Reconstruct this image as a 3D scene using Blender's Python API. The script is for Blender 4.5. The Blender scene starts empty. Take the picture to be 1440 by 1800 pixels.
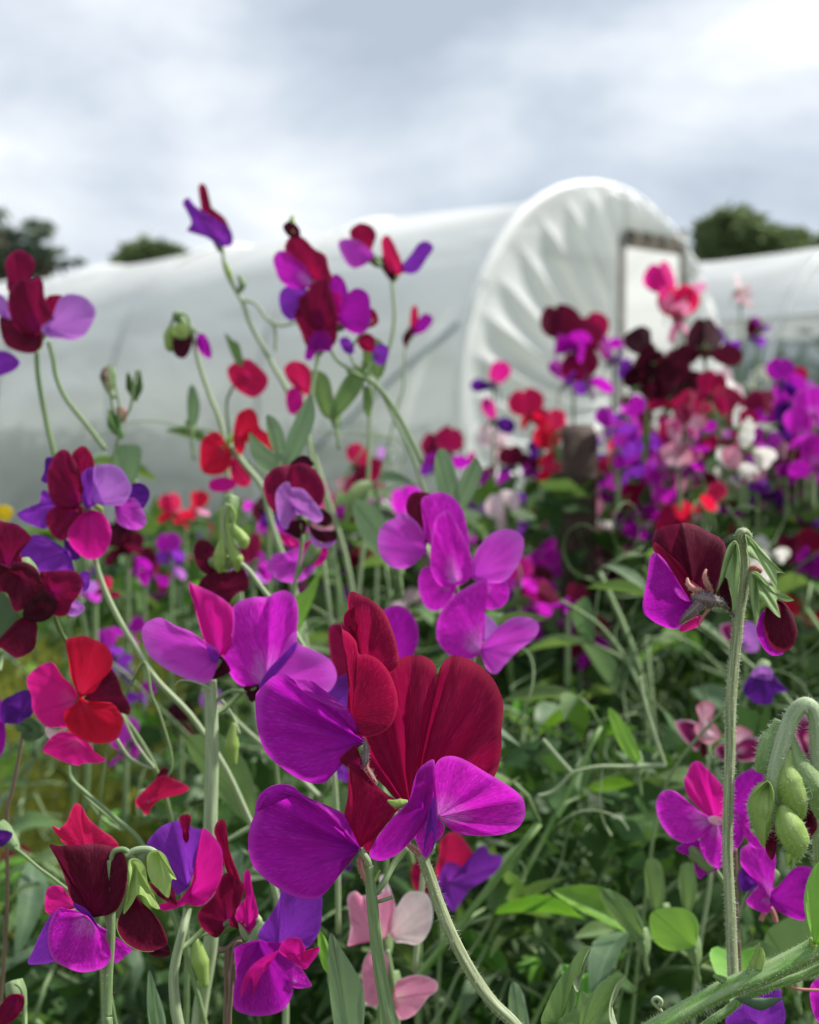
import bpy, math, random
import numpy as np
from mathutils import Vector, Matrix

SC = bpy.context.scene
COL = SC.collection
R = math.radians
# ------------------------------------------------------------------ camera
EYE, FPX, CX, CY, HOR = 1.25, 2400.0, 720.0, 900.0, 760.0
PITCH = math.atan((CY - HOR) / FPX)
cd = bpy.data.cameras.new('camera'); cam = bpy.data.objects.new('camera', cd); COL.objects.link(cam)
cam.location = (0, 0, EYE); cam.rotation_euler = (math.pi / 2 - PITCH, 0, 0)
cd.sensor_width = 36; cd.sensor_fit = 'HORIZONTAL'; cd.lens = 60
cd.clip_start = 0.01; cd.clip_end = 3000
cd.dof.use_dof = True; cd.dof.focus_distance = 0.372; cd.dof.aperture_fstop = 19
SC.camera = cam
FW = np.array([0, math.cos(PITCH), -math.sin(PITCH)]); UP = np.array([0, math.sin(PITCH), math.cos(PITCH)])
RT = np.array([1.0, 0, 0]); C0 = np.array([0, 0, EYE])
def PT(x, y, d):
    x = np.asarray(x, float); y = np.asarray(y, float); d = np.asarray(d, float)
    return C0 + d[..., None] * (FW + ((x - CX) / FPX)[..., None] * RT - ((y - CY) / FPX)[..., None] * UP)
# ------------------------------------------------------------------ world and sun
SUN_EL, SUN_AZ = R(50), R(72)        # azimuth to the right of the view direction
w = bpy.data.worlds.new('World'); SC.world = w; w.use_nodes = True
nt = w.node_tree; nt.nodes.clear()
def N(nt, t, **k):
    n = nt.nodes.new(t)
    for a, b in k.items():
        if a.startswith('i_'): n.inputs[a[2:]].default_value = b
        else: setattr(n, a, b)
    return n
out = N(nt, 'ShaderNodeOutputWorld'); bg = N(nt, 'ShaderNodeBackground'); bg.inputs[1].default_value = 0.095
sky = N(nt, 'ShaderNodeTexSky'); sky.sky_type = 'NISHITA'; sky.sun_disc = False
sky.sun_elevation = SUN_EL; sky.sun_rotation = SUN_AZ; sky.dust_density = 2.0
tc = N(nt, 'ShaderNodeTexCoord')
mp = N(nt, 'ShaderNodeMapping'); mp.inputs['Scale'].default_value = (1.0, 1.0, 2.1); mp.inputs['Location'].default_value = (0.37, 0.1, 0.22)
nt.links.new(tc.outputs['Generated'], mp.inputs['Vector'])
n1 = N(nt, 'ShaderNodeTexNoise', i_Scale=4.2, i_Detail=8.0, i_Roughness=0.55, i_Distortion=0.25)
nt.links.new(mp.outputs[0], n1.inputs['Vector'])
def blob(px, py, rad, k):
    d = np.array([(px - 720) / 2400, 1, (760 - py) / 2400]); d /= np.linalg.norm(d)
    sb = N(nt, 'ShaderNodeVectorMath', operation='DISTANCE'); sb.inputs[1].default_value = tuple(d)
    nt.links.new(tc.outputs['Generated'], sb.inputs[0])
    mr = N(nt, 'ShaderNodeMapRange', interpolation_type='SMOOTHSTEP'); mr.inputs['From Min'].default_value = 0.0
    mr.inputs['From Max'].default_value = rad; mr.inputs['To Min'].default_value = k; mr.inputs['To Max'].default_value = 0
    nt.links.new(sb.outputs['Value'], mr.inputs['Value']); return mr.outputs[0]
def add(a, b):
    m = N(nt, 'ShaderNodeMath', operation='ADD'); nt.links.new(a, m.inputs[0]); nt.links.new(b, m.inputs[1]); return m.outputs[0]
val = n1.outputs['Fac']
for b in ((620, 60, .13, -.30), (800, 110, .09, -.12), (980, 170, .08, -.10), (1350, 250, .12, -.16), (900, 330, .14, -.12), (1400, 70, .13, .28), (1250, 150, .09, .10), (480, 230, .12, .05), (100, 120, .16, .05), (60, 400, .14, -.08), (250, 330, .12, -.08), (820, 260, .06, .07), (1360, 400, .08, .06)):
    val = add(val, blob(*b))
cr = N(nt, 'ShaderNodeValToRGB'); nt.links.new(val, cr.inputs[0])
e = cr.color_ramp.elements; e[0].position = .28; e[0].color = (4.0, 4.6, 5.4, 1); e[1].position = .92; e[1].color = (12, 12, 12, 1)
x = e.new(.44); x.color = (5.3, 5.9, 6.7, 1); x = e.new(.60); x.color = (7.1, 7.5, 8.0, 1)
mx = N(nt, 'ShaderNodeMix', data_type='RGBA'); mx.inputs[0].default_value = 0.92
nt.links.new(sky.outputs[0], mx.inputs[6]); nt.links.new(cr.outputs[0], mx.inputs[7])
nt.links.new(mx.outputs[2], bg.inputs[0]); nt.links.new(bg.outputs[0], out.inputs[0])
sl = bpy.data.lights.new('sun', 'SUN'); sun = bpy.data.objects.new('sun', sl); COL.objects.link(sun)
sl.energy = 5.0; sl.angle = R(3); sl.color = (1, .95, .87)
sd = Vector((math.sin(SUN_AZ) * math.cos(SUN_EL), math.cos(SUN_AZ) * math.cos(SUN_EL), math.sin(SUN_EL)))
sun.rotation_euler = sd.to_track_quat('Z', 'Y').to_euler(); sun.location = (3, 3, 6)
SC.view_settings.view_transform = 'Standard'; SC.view_settings.look = 'None'
SC.view_settings.exposure = 0.45; SC.view_settings.gamma = 1
SC.render.engine = 'CYCLES'
SC.cycles.use_denoising = True; SC.cycles.max_bounces = 8; SC.cycles.transparent_max_bounces = 12
SC.cycles.use_adaptive_sampling = True

# ------------------------------------------------------------------ materials
def new_mat(name):
    m = bpy.data.materials.new(name); m.use_nodes = True; t = m.node_tree; t.nodes.clear()
    return m, t, N(t, 'ShaderNodeOutputMaterial')
def two_sided(t, out, col, tcol, tf, rough, spec, bump=None, coat=0):
    p = N(t, 'ShaderNodeBsdfPrincipled'); p.inputs['Roughness'].default_value = rough
    p.inputs['Specular IOR Level'].default_value = spec
    tr = N(t, 'ShaderNodeBsdfTranslucent'); ms = N(t, 'ShaderNodeMixShader'); ms.inputs[0].default_value = tf
    t.links.new(col, p.inputs['Base Color']); t.links.new(tcol, tr.inputs['Color'])
    if bump:
        t.links.new(bump, p.inputs['Normal']); t.links.new(bump, tr.inputs['Normal'])
    t.links.new(p.outputs[0], ms.inputs[1]); t.links.new(tr.outputs[0], ms.inputs[2]); t.links.new(ms.outputs[0], out.inputs[0])
    return p
def mixc(t, a, b, f, mode='MIX'):
    m = N(t, 'ShaderNodeMix', data_type='RGBA', blend_type=mode)
    for s, i in ((a, 6), (b, 7), (f, 0)):
        if isinstance(s, (tuple, float, int)): m.inputs[i].default_value = (*s, 1) if isinstance(s, tuple) else s
        else: t.links.new(s, m.inputs[i])
    return m.outputs[2]
def ramp(t, v, a, b, x, y, smooth=True):
    m = N(t, 'ShaderNodeMapRange', interpolation_type='SMOOTHSTEP' if smooth else 'LINEAR')
    for i, q in zip(('From Min', 'From Max', 'To Min', 'To Max'), (a, b, x, y)): m.inputs[i].default_value = q
    t.links.new(v, m.inputs['Value']); return m.outputs[0]
PM = {}
def petal_mat(key, main, heart, rim=None, tf=.46, vein=.28, heart_at=.45, rim_at=.9, rough=.6):
    m, t, out = new_mat(key + '_petal')
    uv = N(t, 'ShaderNodeUVMap'); sp = N(t, 'ShaderNodeSeparateXYZ'); t.links.new(uv.outputs[0], sp.inputs[0])
    mp = N(t, 'ShaderNodeMapping'); mp.inputs['Scale'].default_value = (1.4, 8, 1); t.links.new(uv.outputs[0], mp.inputs['Vector'])
    nz = N(t, 'ShaderNodeTexNoise', i_Scale=1.0, i_Detail=5.0, i_Roughness=.62, i_Distortion=.6); t.links.new(mp.outputs[0], nz.inputs['Vector'])
    mp2 = N(t, 'ShaderNodeMapping'); mp2.inputs['Scale'].default_value = (.16, 1.3, 1); t.links.new(uv.outputs[0], mp2.inputs['Vector'])
    nb = N(t, 'ShaderNodeTexNoise', i_Scale=1.0, i_Detail=2.0); t.links.new(mp2.outputs[0], nb.inputs['Vector'])
    vv = sp.outputs[1]
    c = mixc(t, heart, main, ramp(t, vv, 0, heart_at, 0, 1))
    dark = tuple(q * .45 for q in main)
    c = mixc(t, c, dark, ramp(t, nz.outputs['Fac'], .50, .66, 0, vein))
    wv = N(t, 'ShaderNodeMix', data_type='RGBA', blend_type='ADD'); wv.inputs[0].default_value = .9
    mp3 = N(t, 'ShaderNodeMapping'); mp3.inputs['Scale'].default_value = (.62, 6.0, 1); t.links.new(uv.outputs[0], mp3.inputs['Vector'])
    t.links.new(mp3.outputs[0], wv.inputs[6]); t.links.new(nb.outputs['Color'], wv.inputs[7])
    vo = N(t, 'ShaderNodeTexVoronoi', feature='DISTANCE_TO_EDGE', i_Scale=1.0); t.links.new(wv.outputs[2], vo.inputs['Vector'])
    c = mixc(t, c, tuple(q * .55 for q in main), ramp(t, vo.outputs['Distance'], .0, .14, vein * .8, 0))
    lite = tuple(min(1, q * 1.7 + .035) for q in main)
    c = mixc(t, c, lite, ramp(t, nz.outputs['Fac'], .46, .30, 0, vein))
    c = mixc(t, c, dark, ramp(t, nb.outputs['Fac'], .48, .72, 0, .6))
    if rim: c = mixc(t, c, rim, ramp(t, vv, rim_at, 1.0, 0, .75))
    bp = N(t, 'ShaderNodeBump', i_Strength=.6, i_Distance=.0005); t.links.new(nz.outputs['Fac'], bp.inputs['Height'])
    tc_ = mixc(t, c, tuple(min(1, q * 1.7 + .004) for q in main), .5)
    two_sided(t, out, c, tc_, tf, rough, .16, bp.outputs[0])
    PM[key] = m; return m
petal_mat('crimson', (.30, .003, .055), (.55, .006, .07), (.50, .035, .09), vein=.6)
petal_mat('maroon', (.20, .003, .045), (.30, .006, .16), (.36, .02, .12))
petal_mat('dark_maroon', (.10, .003, .024), (.16, .004, .04), (.22, .015, .06), vein=.5)
petal_mat('black_maroon', (.045, .003, .013), (.08, .004, .02), None)
petal_mat('purple', (.42, .007, .42), (.30, .008, .45), (.55, .05, .55), vein=.6)
petal_mat('violet', (.24, .03, .47), (.34, .06, .55), (.32, .06, .58))
petal_mat('indigo', (.10, .012, .24), (.16, .02, .32), None)
petal_mat('magenta', (.68, .016, .58), (.78, .46, .88), (.74, .10, .70), vein=.9, heart_at=.5)
petal_mat('orchid', (.62, .05, .62), (.46, .03, .55), (.66, .16, .74), vein=.15, rim_at=.7)
petal_mat('lilac', (.52, .17, .74), (.36, .08, .60), (.62, .32, .85), vein=.12)
petal_mat('cerise', (.72, .008, .30), (.60, .02, .35), (.75, .05, .45), vein=.15)
petal_mat('hot_pink', (.80, .012, .26), (.80, .10, .38), (.85, .04, .35), vein=.15)
petal_mat('scarlet', (.62, .008, .045), (.68, .03, .12), (.70, .03, .10), vein=.15)
petal_mat('rose', (.66, .012, .10), (.60, .02, .16), (.75, .07, .2), vein=.15)
petal_mat('pink', (.88, .26, .46), (.80, .55, .40), (.90, .60, .70), vein=.15)
petal_mat('pale_pink', (.90, .60, .68), (.88, .30, .48), (.92, .80, .84), vein=.15)
petal_mat('white', (.80, .80, .74), (.75, .78, .60), None, vein=.08)
petal_mat('picotee', (.20, .008, .09), (.70, .45, .60), (.80, .50, .66), heart_at=.5, rim_at=.72)
petal_mat('flushed_white', (.72, .30, .42), (.80, .66, .72), (.55, .05, .14), heart_at=.8, rim_at=.8)

def stem_mat(name, a, b, stripes=8, tf=.12, rough=.55):
    m, t, out = new_mat(name)
    uv = N(t, 'ShaderNodeUVMap'); mp = N(t, 'ShaderNodeMapping'); mp.inputs['Scale'].default_value = (stripes, .05, 1)
    t.links.new(uv.outputs[0], mp.inputs['Vector'])
    nz = N(t, 'ShaderNodeTexNoise', i_Scale=1.0, i_Detail=4.0, i_Roughness=.65); t.links.new(mp.outputs[0], nz.inputs['Vector'])
    c = mixc(t, a, b, ramp(t, nz.outputs['Fac'], .38, .62, 0, 1))
    bp = N(t, 'ShaderNodeBump', i_Strength=.4, i_Distance=.0004); t.links.new(nz.outputs['Fac'], bp.inputs['Height'])
    two_sided(t, out, c, c, tf, rough, .3, bp.outputs[0]); return m
M_STEM = stem_mat('stem_green', (.15, .24, .10), (.25, .34, .17))
M_STEMD = stem_mat('stem_deep_green', (.085, .145, .055), (.15, .22, .10))
M_STEMP = stem_mat('stem_pale', (.27, .36, .20), (.40, .48, .31))
M_STEMG = stem_mat('stem_grey_green', (.20, .25, .12), (.42, .46, .30), 10)
M_VINE = stem_mat('vine_green', (.12, .27, .05), (.27, .38, .18), 7)
M_BROWN = stem_mat('stem_brown', (.14, .09, .07), (.24, .17, .13))
M_PURPLEST = stem_mat('calyx_purple', (.12, .07, .10), (.24, .19, .19))
M_SEPALP = stem_mat('sepal_pink', (.42, .12, .13), (.50, .30, .24))
M_BUD = stem_mat('bud_green', (.27, .42, .09), (.42, .55, .20), 6, .3)
M_BUDG = stem_mat('bud_grey_green', (.20, .34, .11), (.36, .47, .24), 6, .3)
M_HAIR = stem_mat('stem_hair', (.62, .66, .55), (.72, .74, .66), 2, .5)
def leaf_mat(name, a, b, tcol, tf=.35, rough=.42):
    m, t, out = new_mat(name)
    uv = N(t, 'ShaderNodeUVMap'); sp = N(t, 'ShaderNodeSeparateXYZ'); t.links.new(uv.outputs[0], sp.inputs[0])
    oi = N(t, 'ShaderNodeObjectInfo')
    ge = N(t, 'ShaderNodeNewGeometry')
    nz = N(t, 'ShaderNodeTexNoise', i_Scale=60.0, i_Detail=4.0); t.links.new(ge.outputs['Position'], nz.inputs['Vector'])
    c = mixc(t, a, b, ramp(t, nz.outputs['Fac'], .35, .65, 0, 1))
    rnd = ramp(t, ge.outputs['Random Per Island'], 0, 1, .65, 1.35, False)
    hv = N(t, 'ShaderNodeHueSaturation'); t.links.new(rnd, hv.inputs['Value']); t.links.new(c, hv.inputs['Color'])
    hh = ramp(t, oi.outputs['Random'], 0, 1, .475, .525, False); t.links.new(hh, hv.inputs['Hue'])
    c = hv.outputs[0]
    ab = N(t, 'ShaderNodeMath', operation='ABSOLUTE'); t.links.new(sp.outputs[0], ab.inputs[0])
    c = mixc(t, c, tuple(min(1, q * 1.8 + .03) for q in b), ramp(t, ab.outputs[0], .05, .0, 0, .7))
    c = mixc(t, c, tuple(min(1, q * 1.9 + .05) for q in b), ramp(t, ab.outputs[0], .93, 1.0, 0, .5))
    wv = N(t, 'ShaderNodeMapping'); wv.inputs['Scale'].default_value = (1.2, 14, 1); t.links.new(uv.outputs[0], wv.inputs['Vector'])
    n2 = N(t, 'ShaderNodeTexNoise', i_Scale=1.2, i_Detail=3.0); t.links.new(wv.outputs[0], n2.inputs['Vector'])
    bp = N(t, 'ShaderNodeBump', i_Strength=.4, i_Distance=.0006); t.links.new(n2.outputs['Fac'], bp.inputs['Height'])
    two_sided(t, out, c, mixc(t, c, tcol, .6), tf, rough + .08, .25, bp.outputs[0]); return m
M_LEAF = leaf_mat('leaf_green', (.070, .128, .042), (.12, .195, .070), (.20, .34, .05))
M_LEAFB = leaf_mat('leaf_blue_green', (.090, .150, .085), (.15, .225, .13), (.16, .30, .08))
M_LEAFY = leaf_mat('leaf_bright', (.10, .25, .03), (.17, .35, .055), (.28, .55, .03))
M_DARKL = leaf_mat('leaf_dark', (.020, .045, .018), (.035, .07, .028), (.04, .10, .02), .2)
def flat_mat(name, a, b, scale=8., rough=.7, tf=0., spec=.3, bump=.3, dist=.01, detail=6.):
    m, t, out = new_mat(name)
    g = N(t, 'ShaderNodeNewGeometry'); nz = N(t, 'ShaderNodeTexNoise', i_Scale=scale, i_Detail=detail, i_Roughness=.6)
    t.links.new(g.outputs['Position'], nz.inputs['Vector'])
    c = mixc(t, a, b, ramp(t, nz.outputs['Fac'], .35, .65, 0, 1))
    bp = N(t, 'ShaderNodeBump', i_Strength=bump, i_Distance=dist); t.links.new(nz.outputs['Fac'], bp.inputs['Height'])
    two_sided(t, out, c, c, tf, rough, spec, bp.outputs[0]); return m

# ------------------------------------------------------------------ mesh helpers
def mesh(name, V, F, mats, UV=None, mi=None):
    me = bpy.data.meshes.new(name)
    V = np.asarray(V, float); me.from_pydata(V.tolist(), [], F)
    for m in (mats if isinstance(mats, (list, tuple)) else [mats]): me.materials.append(m)
    me.polygons.foreach_set('use_smooth', np.ones(len(F), bool))
    if mi is not None: me.polygons.foreach_set('material_index', np.asarray(mi, np.int32))
    if UV is not None:
        l = me.uv_layers.new(name='UVMap'); idx = np.empty(len(me.loops), np.int32); me.loops.foreach_get('vertex_index', idx)
        l.data.foreach_set('uv', np.asarray(UV, np.float32)[idx].ravel())
    me.update(); return me
def link(name, data, parent=None, loc=(0, 0, 0), rot=None):
    o = bpy.data.objects.new(name, data); COL.objects.link(o)
    if parent is not None: o.parent = parent
    o.location = loc
    if rot is not None: o.rotation_euler = rot
    return o
def tag(o, label=None, cat=None, group=None, kind=None):
    for k, v in (('label', label), ('category', cat), ('group', group), ('kind', kind)):
        if v: o[k] = v
    return o
class MB:
    """collects pieces of ONE mesh"""
    def __init__(s): s.V = []; s.F = []; s.U = []; s.M = []; s.n = 0
    def add(s, V, F, U, m=0):
        V = np.asarray(V, float); k = s.n
        s.V.append(V); s.F += [tuple(i + k for i in f) for f in F]; s.U.append(np.asarray(U, float)); s.M += [m] * len(F); s.n += len(V)
    def mesh(s, name, mats, off=None):
        V = np.concatenate(s.V)
        if off is not None: V = V - np.asarray(off)
        return mesh(name, V, s.F, mats, np.concatenate(s.U), s.M)
def crom(P, n, closed=False):
    P = np.asarray(P, float); k = len(P); o = []
    segs = k if closed else k - 1
    for i in range(segs):
        if closed: a, b, c, d = P[(i - 1) % k], P[i], P[(i + 1) % k], P[(i + 2) % k]
        else: a, b, c, d = P[max(i - 1, 0)], P[i], P[i + 1], P[min(i + 2, k - 1)]
        for j in range(n):
            t = j / n
            o.append(.5 * ((2 * b) + (c - a) * t + (2 * a - 5 * b + 4 * c - d) * t * t + (3 * b - a - 3 * c + d) * t ** 3))
    if not closed: o.append(P[-1])
    return np.array(o)
def tube(P, r, nseg=8, ridge=0., flat=1., ref=None, rk=4):
    """smooth tube through P with a radius at each point"""
    P = np.asarray(P, float); n = len(P); r = np.broadcast_to(np.asarray(r, float), (n,))
    T = np.gradient(P, axis=0); T /= np.linalg.norm(T, axis=1)[:, None] + 1e-12
    ref = np.array([0, 1, .02]) if ref is None else np.asarray(ref, float)
    u = np.cross(T[0], ref)
    if np.linalg.norm(u) < 1e-3: u = np.cross(T[0], [1, 0, 0])
    u /= np.linalg.norm(u); V = []; U = []; L = 0.; NR = []
    for i in range(n):
        u = u - T[i] * np.dot(u, T[i]); u /= np.linalg.norm(u) + 1e-12; v = np.cross(T[i], u)
        if i: L += np.linalg.norm(P[i] - P[i - 1])
        for j in range(nseg):
            a = 2 * math.pi * j / nseg; k = 1 + ridge * math.cos(rk * a)
            d = (u * math.cos(a) + v * math.sin(a) * flat) * k
            V.append(P[i] + d * r[i]); NR.append(d); U.append((j / nseg, L * 1000))
    F = [(i * nseg + j, i * nseg + (j + 1) % nseg, (i + 1) * nseg + (j + 1) % nseg, (i + 1) * nseg + j) for i in range(n - 1) for j in range(nseg)]
    F.append(tuple(range(nseg))[::-1]); F.append(tuple((n - 1) * nseg + j for j in range(nseg)))
    return np.array(V), F, np.array(U), np.array(NR)
def hairs(mb, V, NR, F, count, length, rng, m=1, wd=.00005):
    """short fine hairs standing on a tube's skin, part of that skin's mesh"""
    quads = [f for f in F if len(f) == 4]
    A = np.array([np.linalg.norm(np.cross(V[f[1]] - V[f[0]], V[f[3]] - V[f[0]])) for f in quads]); A /= A.sum()
    pick = rng.choice(len(quads), count, p=A); vv = []; ff = []
    for q, k in enumerate(pick):
        f = quads[k]; s, t = rng.random(2)
        p = (V[f[0]] * (1 - s) + V[f[1]] * s) * (1 - t) + (V[f[3]] * (1 - s) + V[f[2]] * s) * t
        nrm = NR[f[0]] * (1 - s) + NR[f[1]] * s; nrm = nrm / (np.linalg.norm(nrm) + 1e-9) + rng.normal(0, .28, 3) + np.array([0, 0, -.12])
        l = length * rng.uniform(.5, 1.25); side = np.cross(nrm, FW); side /= np.linalg.norm(side) + 1e-9
        vv += [p - side * wd, p + side * wd, p + nrm * l]; ff.append((3 * q, 3 * q + 1, 3 * q + 2))
    mb.add(vv, ff, np.zeros((len(vv), 2)), m)
def nums(s): return [tuple(float(q) for q in p.split(',')) for p in s.split()]

# view window of the photograph that the traced outlines are measured in: x0, y0, scale
VW = [0, 0, 1.]
def view(x0, y0, s): VW[:] = [x0, y0, s]
def conv(p): return (VW[0] + p[0] / VW[2], VW[1] + p[1] / VW[2]) + tuple(p[2:])

RNG = np.random.default_rng(7)
class Spray:
    """one flower stem: an Empty at the foot of the stem, its stem and its blossoms"""
    def __init__(s, label, D, stem, r=5., mat=None, cat='flower', name='sweet_pea', group=None, hair=0, hl=.0008, ridge=.08, foot=True, nseg=8, taper=.85):
        s.D = D; P = [conv(p) for p in nums(stem)]
        # points run from the top of the stem to its foot
        Q = np.array([[p[0], p[1], p[2] if len(p) > 2 else 0] for p in P]); 
        if foot:
            l = Q[-1]; dd = (l - Q[-2])[:2]; dd = dd / (np.linalg.norm(dd) + 1e-6); w1, w2 = RNG.uniform(-25, 25, 2)
            Q = np.vstack([Q, [l[0] + dd[0] * 110 + w1, l[1] + dd[1] * 110 + 50, l[2] - 4], [l[0] + dd[0] * 190 + w2, l[1] + dd[1] * 110 + 260, l[2] - 12], [l[0] + dd[0] * 230, l[1] + 620, l[2] - 20]])
        Q = crom(Q, 6); W = PT(Q[:, 0], Q[:, 1], D - Q[:, 2] / 1000)
        s.L = W[-1]; s.o = link(name, None, loc=tuple(s.L)); tag(s.o, label, cat, group)
        s.W = W
        s.stem(W, r * (1 if D < .4 or r > 10 else .68) * D / FPX, mat or M_STEM, 'stem', hair, hl, ridge, nseg, taper)
    def stem(s, W, rad, mat, name='stem', hair=0, hl=.0008, ridge=.08, nseg=8, taper=.85):
        n = len(W); rr = rad * np.linspace(taper, 1.1, n)
        V, F, U, NR = tube(W, rr, nseg, ridge); mb = MB(); mb.add(V, F, U)
        if hair: hairs(mb, V, NR, F, hair, hl, RNG)
        return link(name, mb.mesh(name, [mat, M_HAIR], s.L), s.o)
    def twig(s, pts, r, mat=None, name='pedicel', parent=None, hair=0, hl=.0008, flat=1., prof=None, ridge=0., nseg=8, up=None):
        P = np.array([(lambda c: [c[0], c[1], c[2] if len(c) > 2 else 0])(conv(p)) for p in nums(pts)])
        Q = crom(P, 6); W = PT(Q[:, 0], Q[:, 1], s.D - Q[:, 2] / 1000); n = len(W)
        rr = r * (1 if s.D < .4 or name not in ('stem', 'pedicel', 'tendril', 'branch') else .7) * s.D / FPX * (np.ones(n) if prof is None else np.interp(np.linspace(0, 1, n), np.linspace(0, 1, len(prof)), prof))
        par = parent or s.o; off = s.L if par is s.o else s.bl
        V, F, U, NR = tube(W, rr, nseg, ridge, flat, ref=FW if flat != 1 else None); mb = MB(); mb.add(V, F, U)
        if hair: hairs(mb, V, NR, F, hair, hl, RNG)
        return link(name, mb.mesh(name, [mat or M_STEM, M_HAIR], off), par)
    def blossom(s, x, y):
        x, y = conv((x, y)); s.bl = PT(x, y, s.D); s.b = link('blossom', None, s.o, tuple(s.bl - s.L))
        if s.D > .4:
            k = int(np.argmin(np.linalg.norm(s.W - s.bl - np.array([0, 0, -.012]), axis=1))); q = s.W[k]; b = s.bl + FW * .004; g = np.linalg.norm(q - b)
            if .003 < g < .075:
                P = crom([b, b + (q - b) * .35 + np.array([0, 0, .10 * g]) + FW * .004, b + (q - b) * .75 + FW * .003, q], 5)
                V, F, U, _ = tube(P, .0009, 7); link('pedicel', mesh('pedicel', V - s.bl, F, M_STEM, U), s.b)
            d = (q - b) / max(g, 1e-4); P = crom([b - d * .004, b, b + d * .004, b + d * .007], 3)
            V, F, U, _ = tube(P, np.interp(np.linspace(0, 1, len(P)), [0, .3, .7, 1], [.0026, .0032, .0024, .0011]), 9, .12, 1, None, 5); link('calyx', mesh('calyx', V - s.bl, F, M_STEM, U), s.b)
        return s
    def petal(s, name, mat, pts, base, lay=0., cup=1.5, tilt=(0, 0), ruf=.5, crease=None, curl=0., n=5, m=9, seed=None, extra=None):
        mb = MB()
        for q in [(pts, base, lay, cup, tilt, ruf, crease, curl)] + (extra or []):
            V, F, U = fan(*q, s.D, n, m); mb.add(V, F, U)
        return link(name, mb.mesh(name, PM[mat] if isinstance(mat, str) else mat, s.bl), s.b)
def fan(pts, base, lay, cup, tilt, ruf, crease, curl, D, n=5, m=9):
    """petal surface: rays run from the claw to a smooth outline; relief in millimetres towards the viewer"""
    P = [conv(p) for p in nums(pts)]; P = np.array([[p[0], p[1], p[2] if len(p) > 2 else 0] for p in P])
    b = conv(nums(base)[0]); b = np.array([b[0], b[1], b[2] if len(b) > 2 else 0.])
    if D > .43: ce = P[:, :2].mean(0); P[:, :2] = ce + (P[:, :2] - ce) * (1.13 if D > .6 else 1.05)
    Q = crom(P, n, True); k = len(Q); mm = D / FPX * 1000
    rv = Q[:, :2] - b[:2]; rl = np.linalg.norm(rv, axis=1); q_ = np.arange(k); p3 = RNG.uniform(0, 6, 3)
    jag = (.5 * np.sin(q_ * .9 + p3[0]) + .35 * np.sin(q_ * .43 + p3[1]) + .3 * np.sin(q_ * 2.1 + p3[2])) * .0011 * FPX / 1000 / max(D, .2) * min(1, 12 / max(len(P), 8))
    Q[:, :2] += rv / (rl[:, None] + 1e-6) * (jag * np.clip(rl / (rl.max() + 1e-6), 0, 1) * .30)[:, None]
    seg = np.linalg.norm(np.roll(Q, -1, 0)[:, :2] - Q[:, :2], axis=1) * mm; arc = np.concatenate([[0], np.cumsum(seg)[:-1]])
    ph = RNG.uniform(0, 6, 3); fr = 2 * math.pi * arc / arc[-1]
    wob = .6 * np.sin(3 * fr + ph[0]) + .3 * np.sin(7 * fr + ph[1]) + .15 * np.sin(13 * fr + ph[2])
    th = np.arctan2(Q[:, 1] - b[1], Q[:, 0] - b[0])
    V = [[b[0], b[1], lay + b[2]]]; U = [(0, 0)]
    vs = np.concatenate([np.linspace(0, .86, m)[1:], [.92, .965, 1.0]])
    for v in vs:
        xy = b[:2] + (Q[:, :2] - b[:2]) * v; d = (xy - b[:2]) * mm
        z = lay + b[2] + (Q[:, 2] - b[2]) * v + cup * 4 * v * (1 - v * .75) * .57 * np.clip(seg * 0 + 1, 0, 1) + tilt[0] * d[:, 0] + tilt[1] * d[:, 1] + ruf * wob * v ** 2.2
        z = z + curl * max(0, (v - .8) / .2) ** 2
        if crease:
            for ca, cd_, cw in crease:
                a = math.radians(ca); dd = (th - a + math.pi) % (2 * math.pi) - math.pi
                z = z + cd_ * np.exp(-(dd / cw) ** 2) * min(1, v * 2.2)
        V += [[x_, y_, z_] for (x_, y_), z_ in zip(xy, z)]; U += [(a, v) for a in arc]
    V = np.array(V); W = PT(V[:, 0], V[:, 1], D - V[:, 2] / 1000)
    F = [(0, 1 + i, 1 + (i + 1) % k) for i in range(k)]
    for j in range(len(vs) - 1):
        a = 1 + j * k; c = a + k
        F += [(a + i, c + i, c + (i + 1) % k, a + (i + 1) % k) for i in range(k)]
    return W, F, np.array(U)
# ================================================================== ground
def grid(nx, ny, f, closed=False):
    V = []; U = []
    for j in range(ny):
        for i in range(nx):
            V.append(f(i / (nx - 1), j / (ny - 1))); U.append((i / (nx - 1), j / (ny - 1)))
    F = [(j * nx + i, j * nx + i + 1, (j + 1) * nx + i + 1, (j + 1) * nx + i) for j in range(ny - 1) for i in range(nx - 1)]
    return V, F, U
M_GROUND = flat_mat('meadow_ground', (.10, .13, .03), (.06, .07, .02), 3., .95, bump=.8, dist=.03)
s_ = 1500.
xs = sorted(set([-s_, -300, -60, -15] + [q * .5 for q in range(-16, 17)] + [15, 60, 300, s_])); ys = sorted(set([-s_, -60, -10] + [q * .5 for q in range(-4, 60)] + [60, 200, s_]))
V = [(x_, y_, .03 * math.sin(x_ * 2.1 + y_) * (abs(x_) < 9) * (y_ < 25)) for y_ in ys for x_ in xs]
F = [(j * len(xs) + i, j * len(xs) + i + 1, (j + 1) * len(xs) + i + 1, (j + 1) * len(xs) + i) for j in range(len(ys) - 1) for i in range(len(xs) - 1)]
tag(link('ground', mesh('ground', V, F, M_GROUND)), kind='structure')

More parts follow.
